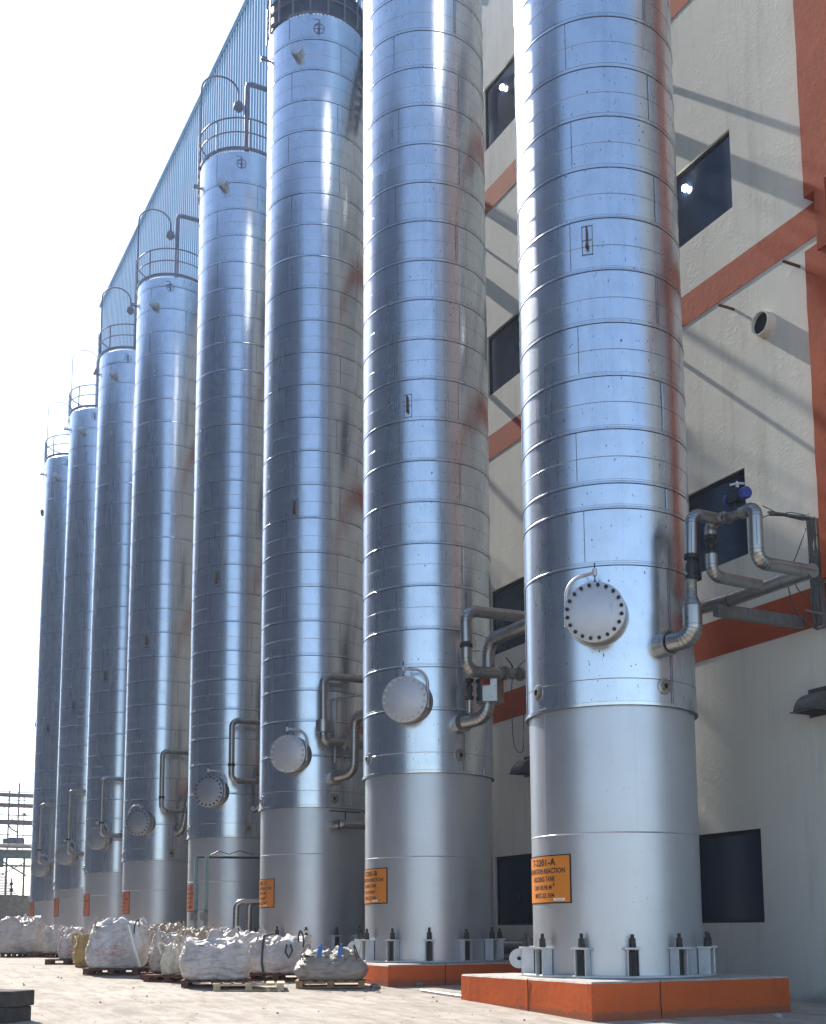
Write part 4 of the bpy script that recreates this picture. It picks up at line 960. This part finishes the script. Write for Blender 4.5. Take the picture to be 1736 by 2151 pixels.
# ------------------------------------------------------------------ big bags
def Random_(s): return random.Random(s*31+5)
def bag(label, x0, x1, yt, yb, yg, mat, rz=0.0, squash=0, seed=0, depth=.95, front=True, straps=0, pal=True, palmat='wooddark', grp='filled bulk bags standing on pallets', rise=.135):
    g_ = P_G((x0+x1)/2, yg); fh = Vector((sin(YAW), cos(YAW), 0)); dist = (g_-EYE).dot(fh); w_ = (x1-x0)*dist/FPX
    h_ = (yb-yt)*dist/FPX; D_ = min(depth, w_*1.0+.15)
    c = g_+fh*(D_*.5); rr = Random_(seed)
    base = gz(c.y)+(rise if pal else 0.0)
    ang = -YAW+rz
    root = thing('bulk_bag', label, 'bag', (c.x, c.y, base), grp, ang)
    nu, nv, nt = (104, 40, 13) if front else (64, 26, 9); b = MB(); hb = h_*(.86 if not squash else .80); sd = seed*17.3
    a2, b2 = w_/2, D_/2
    def rad(a, n=6): return 1/((abs(cos(a))**n+abs(sin(a))**n)**(1/n))
    rows = []
    for j in range(nv+1):
        f_ = j/nv; z = hb*f_
        if squash: pf = .86+.14*sin(pi*min(1, f_*1.05+.12))-.10*max(0, f_-.75)*4
        else: pf = .90+.10*sin(pi*(f_*.8+.12))-.05*max(0, f_-.85)*6
        if f_ < .06: pf -= .05*(1-f_/.06)
        row = []
        for i in range(nu):
            a = 2*pi*i/nu; r_ = rad(a)*pf; x, y = a2*r_*cos(a), b2*r_*sin(a)
            w1 = noise.noise(Vector((x*1.5+sd, y*1.5, z*1.5)))
            crease = (1-abs(noise.noise(Vector((x*1.7+sd, y*1.7, z*6.0+w1*2.5)))))**12      # sagging folds run round the bag
            crease2 = (1-abs(noise.noise(Vector((x*3.3+z*2.4+sd, y*3.3, z*4.5-x*2.2+w1*3)))))**12
            fine = noise.noise(Vector((x*9+sd, y*9, z*16)))*.012
            pull = noise.noise(Vector((cos(a)*1.8+sd, sin(a)*1.8, z*1.3)))*.045
            sag = .045*sin(pi*min(1, f_*1.3))*(1-max(0, f_-.7)*3)
            s_ = (sag+fine+pull-crease*.040*(1.6 if squash else 1)-crease2*.026)*(min(1, f_*8+.25)); l_ = sqrt(x*x+y*y)
            dz = noise.noise(Vector((cos(a)*1.6+sd, sin(a)*1.6, 1)))*.22*f_*f_*h_
            row.append((x+x/l_*s_, y+y/l_*s_, z+dz))
        rows.append(row)
    top = rows[-1]
    for t in range(1, nt+1):
        f_ = 1-t/(nt+.6); row = []
        for i in range(nu):
            x, y, z = top[i]; xx, yy = x*f_, y*f_
            hh = top[i][2]*f_+hb*(1-f_)+(h_-hb)*(.35+1.1*noise.noise(Vector((xx*4.5+sd, yy*4.5, 2)))+.8*noise.noise(Vector((xx*11+sd, yy*11, 5))))*(1-f_)**.35
            row.append((xx+noise.noise(Vector((xx*9, yy*9, sd)))*.03, yy, hh))
        rows.append(row)
    vs = [p for r_ in rows for p in r_]; m_ = nu; fs = []
    for k in range(len(rows)-1):
        for i in range(m_): j = (i+1) % m_; fs.append((k*m_+i, k*m_+j, (k+1)*m_+j, (k+1)*m_+i))
    fs.append(tuple((len(rows)-1)*m_+i for i in range(m_))); fs.append(tuple(range(m_-1, -1, -1)))
    b.add(vs, fs); b.build('bag_body', M[mat], root, ang=80)
    # crumpled neck fabric
    b = MB(); n2 = 84; ns = 5; vs = []
    for s in range(ns+1):
        g2 = s/ns
        for i in range(n2):
            a = 2*pi*i/n2; k = rad(a)*(.80-.22*g2+.10*noise.noise(Vector((a*3.1+sd, g2*2, 4)))+.05*noise.noise(Vector((a*13+sd, g2*4, 9))))
            z = hb*.965+(h_-hb)*(g2*1.15)*(.62+.75*noise.noise(Vector((cos(a)*2.6+sd, sin(a)*2.6, 8)))+.30*noise.noise(Vector((a*9, sd, 3))))
            vs.append((a2*k*cos(a), b2*k*sin(a), z+noise.noise(Vector((a*15+sd, g2*5, 2)))*.03))
    fs = [(s*n2+i, s*n2+(i+1) % n2, (s+1)*n2+(i+1) % n2, (s+1)*n2+i) for s in range(ns) for i in range(n2)]
    b.add(vs, fs); b.build('neck_fabric', M[mat], root, ang=70)
    # lifting loops at the corners
    for q, (sx, sy) in enumerate(((-1, -1), (1, -1), (1, 1), (-1, 1))):
        b = MB(); x, y = a2*.80*sx, b2*.80*sy; L_ = rr.uniform(.14, .24); ax = rr.uniform(0, pi); e1 = Vector((cos(ax), sin(ax), 0)); lean = Vector((rr.uniform(-.12, .12), rr.uniform(-.12, .1), 0))
        pts = [Vector((x, y, hb*.78))-e1*.07]
        for i in range(9): t = i/8; pts.append(Vector((x, y, hb*.93))+e1*(-.09*cos(pi*t))+Vector((0, 0, L_*sin(pi*t)))+lean*sin(pi*t))
        pts.append(Vector((x, y, hb*.78))+e1*.07)
        for i in range(len(pts)-1): b.beam(pts[i], pts[i+1], .045, .010, (e1.y, -e1.x, .1))
        b.build('lifting_loop', M[mat] if not (straps and q == 1) else M['strap'], root, smooth=False)
    if straps == 1:
        b = MB(); pts = [Vector((-a2*.38, -b2*1.03, .03)), Vector((-a2*.42, -b2*1.10, hb*.35)), Vector((-a2*.40, -b2*1.09, hb*.75)), Vector((-a2*.38, -b2*.93, h_*.97)), Vector((-a2*.2, 0, h_*1.03))]
        for i in range(4): b.beam(pts[i], pts[i+1], .045, .012, (0, -1, .1))
        b.build('strap', M['strap'], root, smooth=False)
        b = MB(); c2 = Vector((a2*.45, -b2*1.08, hb*.72)); b.tube([c2+Vector((-.05, 0, .10)), c2+Vector((-.07, -.03, -.05)), c2+Vector((0, -.04, -.16)), c2+Vector((.07, -.03, -.02)), c2+Vector((.03, 0, .10))], .022, 6); b.build('strap_knot', M['strap'], root)
    if straps == 2:
        for xx, wd in ((-.30, .05), (.28, .045)):
            b = MB(); pts = [Vector((a2*xx+.01, -b2*1.08, hb*.90)), Vector((a2*xx+.03, -b2*.80, h_*1.04)), Vector((a2*xx+.04, -b2*.3, h_*1.06))]
            for i in range(2): b.beam(pts[i], pts[i+1], .085, .010, (0, -1, .2))
            b.build('blue_tape', M['tape'], root, smooth=False)
    if straps == 3:
        b = MB(); pts = [Vector((a2*.55, -b2*1.02, hb*1.0)), Vector((a2*.78, -b2*1.10, hb*.5)), Vector((a2*1.02, -b2*1.06, .02))]
        for i in range(2): b.beam(pts[i], pts[i+1], .05, .014, (0, -1, .1)); b.beam(pts[i]+Vector((-.05, -.012, 0)), pts[i+1]+Vector((-.05, -.012, 0)), .008, .010, (0, -1, .1))
        b.build('side_belt', M['white'], root, smooth=False)
    if pal:
        pallet('pallet', 'pallet under the '+label, (c.x, c.y, gz(c.y)), ang+rr.uniform(-.06, .06), max(1.0, w_*.98), max(.8, D_), palmat)
    return root
BW = 1906.4; k_ = .3014
bag('big white bag at the far left, cut by the photo edge', -14, 69, 1930, 2006, 2011, 'bagwhite', .05, seed=1, depth=1.4)
bag('small grey bag right of the far left one', 69, 88, 1951, 2003, 2007, 'baggrey', .2, seed=2, depth=.9)
bag('low white bag with frilled top, third from the left', 86, 122, 1949, 2006, 2011.5, 'bagwhite', -.1, seed=3)
bag('white bag with pinkish red print, beside the ochre bag', 120, 154, 1964, 2016, 2026, 'bagpink', .1, seed=4)
bag('ochre yellow bag standing straight on the ground', 151, 182, 1962, 2031, 2032, 'bagyellow', .3, seed=5, depth=.7, pal=False)
bag('tallest white bag with a faded red print low on its front', 174, 290, 1932, 2036, 2049.5, 'bagpink', .05, seed=6, straps=3, depth=1.1)
bag('tan bag squeezed behind the tallest white one', 270, 322, 1962, 2034, 2037, 'bagtan', -.1, seed=7, depth=.8)
bag('grey bag with a bright white corner, right of the tan one', 309, 372, 1958, 2043, 2058, 'baggrey', .25, seed=8, depth=.8)
bag('small cream bag tucked against the largest front bag', 345, 384, 1981, 2054, 2063, 'bagcream', -.3, seed=9, depth=.55, rise=.06, palmat='wooddark')
bag('broad grey-white bag at the very front with horizontal creases', 376, 515, 1974, 2061, 2076, 'bagwhite', .06, seed=10, depth=.95)
bag('cream bag wedged behind the empty pallet', 500, 527, 1985, 2046, 2052, 'bagcream', 0, seed=11, depth=.6)
bag('white bag with a black strap down its front', 516, 646, 1968, 2047, 2061, 'bagwhite', -.05, seed=12, straps=1, depth=1.0)
bag('flattened dirty bag with blue tape on top, nearest the low plinth', 619, 764, 1997, 2064, 2077.5, 'bagdirty', .0, seed=13, squash=1, straps=2, depth=1.0, palmat='wood')
# second rank, only the tops show
for i, (x0, x1, yt, yg, mt, lb) in enumerate([(76, 100, 1948, 1996, 'baggrey', 'half hidden grey bag behind the frilled white one'), (120, 165, 1951, 2006, 'bagwhite', 'white bag mostly hidden behind the ochre one'),
        (276, 330, 1944, 2018, 'baggrey', 'grey bag top showing over the tan one'), (322, 378, 1940, 2022, 'bagtan', 'tan bag with flat cardboard-like top in the second rank'), (372, 432, 1950, 2026, 'bagtan', 'tan bag behind the broad front bag, left of the dark gap'),
        (432, 492, 1953, 2030, 'bagwhite', 'white bag behind the broad front bag, right of the dark gap'), (484, 560, 1960, 2036, 'bagwhite', 'white bag top between the broad bag and the strapped one'), (186, 250, 1940, 2018, 'bagwhite', 'white bag hidden almost fully behind the tallest one')]):
    bag(lb, x0, x1, yt-5, yg-3, yg, mt, R.uniform(-.15, .15), seed=20+i, depth=.9, pal=False, front=False, grp='bulk bags in the second rank')
g_ = P_G(522, 2081); pallet('pallet', 'empty pale pallet lying in front of the bags', (g_.x+.12, g_.y+.30, gz(g_.y)), -YAW+.12, 1.25, .95, 'woodpale')

# ------------------------------------------------------------------ loose things on the ground
kc = P_G(20, 2151); ka = -YAW-.36; ax_ = Vector((cos(ka), sin(ka), 0)); kf = Vector((-sin(ka), cos(ka), 0))
for i, (z, dx, lb) in enumerate([(.0, -.04, 'dark concrete kerb block at the lower left corner, lower of two'), (.215, 0, 'dark concrete kerb block at the lower left corner, upper of two')]):
    b = MB(); b.box((0, 0, 0), (1.3, .50, .21)); c = kc-ax_*(.65-dx)+kf*.25
    o = b.build('kerb_block', M['curb'], None, smooth=False, loc=(c.x, c.y, kc.z+.105+z)); tag(o, lb, 'block', 'stacked kerb blocks'); o.rotation_euler.z = ka+.02*i
    mo = o.modifiers.new('worn_edges', 'BEVEL'); mo.width = .02; mo.segments = 2
for (x0, y0, x1, y1, r_, lb) in [(885, 2084, 1040, 2107, .022, 'long bright metal pipe lying on the ground left of the large plinth'), (958, 2092, 1000, 2103, .014, 'thin metal rod lying on the ground beside the long pipe')]:
    a, e = P_G(x0, y0), P_G(x1, y1); b = MB(); b.cyl(a+Vector((0, 0, .03)), e+Vector((0, 0, .03)), r_, 10); tag(b.build('metal_pipe', M['cover']), lb, 'pipe', 'loose metal pipes on the ground')
def stone(p, s, lb, mat='oldconc', sd=1):
    b = MB(); n = 10; vs = []
    for j in range(1, 6):
        for i in range(n):
            a = 2*pi*i/n; f_ = pi*j/6; d = Vector((sin(f_)*cos(a), sin(f_)*sin(a), cos(f_)*.6)); vs.append(d*s*(1+.45*noise.noise(d*2+Vector((sd, 0, 0)))))
    fs = [(j*n+i, j*n+(i+1) % n, (j+1)*n+(i+1) % n, (j+1)*n+i) for j in range(4) for i in range(n)]+[tuple(range(n-1, -1, -1)), tuple(4*n+i for i in range(n))]
    b.add(vs, fs); o = b.build('stone', M[mat], None, ang=30, loc=(p.x, p.y, p.z+s*.3)); tag(o, lb, 'stone', 'stones lying on the yard')
stone(Vector((.95, -2.55, 0)), .075, 'broken whitish stone in front of the large plinth', 'plinthtop', 3)
stone(P_G(788, 2076), .10, 'flat grey slab piece beside the low plinth corner', 'oldconc', 4)
stone(P_G(880, 2072)+Vector((0, 0, 0)), .09, 'dark slab piece at the foot of the low plinth', 'oldconc', 5)
b = MB()
for i in range(420):
    x = R.uniform(-12, -1); y = R.uniform(-8, 14); s = R.uniform(.006, .022) if i % 12 else .035; a = R.uniform(0, 6)
    c = Vector((x, y, gz(y)+s*.3)); vs = [c+Vector((s*cos(a+q*1.57)*R.uniform(.6, 1), s*sin(a+q*1.57)*R.uniform(.6, 1), -s*.3)) for q in range(4)]+[c+Vector((0, 0, s*.5))]
    b.add(vs, [(0, 1, 4), (1, 2, 4), (2, 3, 4), (3, 0, 4)])
tag(b.build('gravel', M['oldconc'], smooth=False), 'scattered grit and pebbles on the paving', 'gravel', kind='stuff')

# ------------------------------------------------------------------ far left background
YR = 64.0
RK = thing('pipe_rack', 'purple-grey steel pipe rack with railings beyond the row, left edge', 'pipe rack')
b = MB()
for z0, z1 in ((9.97, 10.21), (9.30, 9.55), (8.17, 8.48)): b.box((-3, YR, (z0+z1)/2), (14, .25, z1-z0))
b.build('beams', M['beam'], RK, smooth=False)
b = MB()
for x in (-6, -3.2, -.28, .32, 2.6): b.beam((x, YR, 6.3), (x, YR, 10.35 if x != .32 else 10.9), .09, .09)
for z in (10.30, 9.76): b.cyl((-9, YR, z), (4, YR, z), .03, 6)
for x in (-1.6, -.9, .85, 1.5): b.beam((x, YR+1.2, 6.4), (x, YR+1.2, 10.1), .05, .05)
for z in (7.6, 8.9, 9.65): b.cyl((-9, YR+1.2, z), (4, YR+1.2, z), .04, 6)
for x in (-2.2, -.28, 1.7): b.beam((x, YR+.1, 8.4), (x+1.9, YR+.1, 9.4), .05, .05)
b.tube([(-.28, YR, 8.17), (-.1, YR, 7.9), (.28, YR, 7.7)], .05, 6); b.build('railing', M['beam'], RK, smooth=False)
b = MB(); b.cyl((-9, YR-.3, 6.78), (4, YR-.3, 6.78), .15, 14); b.cyl((-9, YR-.5, 6.50), (4, YR-.5, 6.50), .05, 8); b.build('pipe', M['lagging'], RK)
b = MB(); b.box((-3, YR, 6.28), (14, .3, .58)); b.beam((-.65, YR, 6.1), (-.65, YR, 5.4), .5, .3); b.build('main_beam', M['beamg'], RK, smooth=False)
b = MB(); b.box((-3, YR, 5.52), (14, .14, .12))
for s in (-1, 1): b.beam((-.65+s*.15, YR, 5.75), (-.65+s*1.6, YR, 4.9), .10, .10)
b.beam((-.95, YR, 5.5), (-.95, YR, .4), .12, .12); b.beam((-5, YR, 6), (-5, YR, .4), .2, .2); b.beam((3.2, YR, 6), (3.2, YR, .4), .2, .2)
for s in (-1, 1): b.beam((-.65+s*.1, YR, 4.95), (-.65+s*1.5, YR, 5.75), .07, .07)
for x in (-2.4, -.2, .9, 2): b.cyl((x, YR+.6, .4), (x, YR+.6, 6.2), .07, 8)
b.build('bracing', M['beam'], RK, smooth=False)
b = MB(); b.rev((-.95, YR+.3, 7.0), (0, 0, 1), [(0, .28), (.35, .28), (.48, .2), (.52, .05)], 16); b.box((.15, YR+.4, 7.12), (1.3, .5, .34)); b.box((.3, YR+.4, 7.33), (.9, .4, .08)); b.build('tank_unit', M['facade'], RK, smooth=False)
b = MB(); b.box((.68, YR-.2, 8.85), (.22, .12, .10), Matrix.Rotation(.5, 3, 'Y')); b.beam((.3, YR, 9.0), (.68, YR-.2, 8.85), .03, .03); b.build('floodlight', M['black'], RK, smooth=False)
SH = thing('low_block', 'low grey wall with a sunlit white ribbed roof behind it, left edge', 'building')
b = MB(); b.box((-8, 63.3, 1.85), (18.6, .4, 3.4)); b.box((-8, 63.3, 3.58), (18.6, .5, .06)); b.build('wall', M['oldconc'], SH, smooth=False)
b = MB(); n = 18
for i in range(n): z = 3.4+i*.125; y = 66+i*.5; b.box((-8, y, z), (18, .46, .05), Matrix.Rotation(.2, 3, 'X'))
b.build('roof', M['white'], SH, smooth=False)
b = MB()
for i in range(n): z = 3.4+i*.125; y = 66+i*.5; b.box((-8, y-.25, z-.02), (18, .03, .045))
b.build('roof_laps', M['beam'], SH, smooth=False)
b = MB(); b.cyl((-.05, 63.2, 3.6), (-.05, 63.2, 4.7), .05, 8); b.cyl((-.05, 63.2, 3.85), (-.05, 63.2, 4.0), .12, 10); b.cyl((-.05, 63.2, 4.25), (-.05, 63.2, 4.42), .11, 10); b.build('valve', M['black'], SH)
b = MB(); b.box((-1.2, 63.2, 3.85), (.9, .3, .16)); b.box((-1.1, 63.2, 4.1), (.3, .2, .3)); b.build('machine_base', M['beam'], SH, smooth=False)

# ------------------------------------------------------------------ hazy air
hz, t_, b_ = newmat('hazy_air'); t_.nodes.remove(b_)
pv = t_.nodes.new('ShaderNodeVolumePrincipled'); pv.inputs['Color'].default_value = (.66, .80, 1, 1); pv.inputs['Density'].default_value = .0005; pv.inputs['Anisotropy'].default_value = .45
t_.links.new(pv.outputs[0], t_.nodes['Material Output'].inputs['Volume'])
b = MB(); b.box((-10, 30, 23), (170, 270, 50)); tag(b.build('haze', hz, smooth=False), kind='stuff')
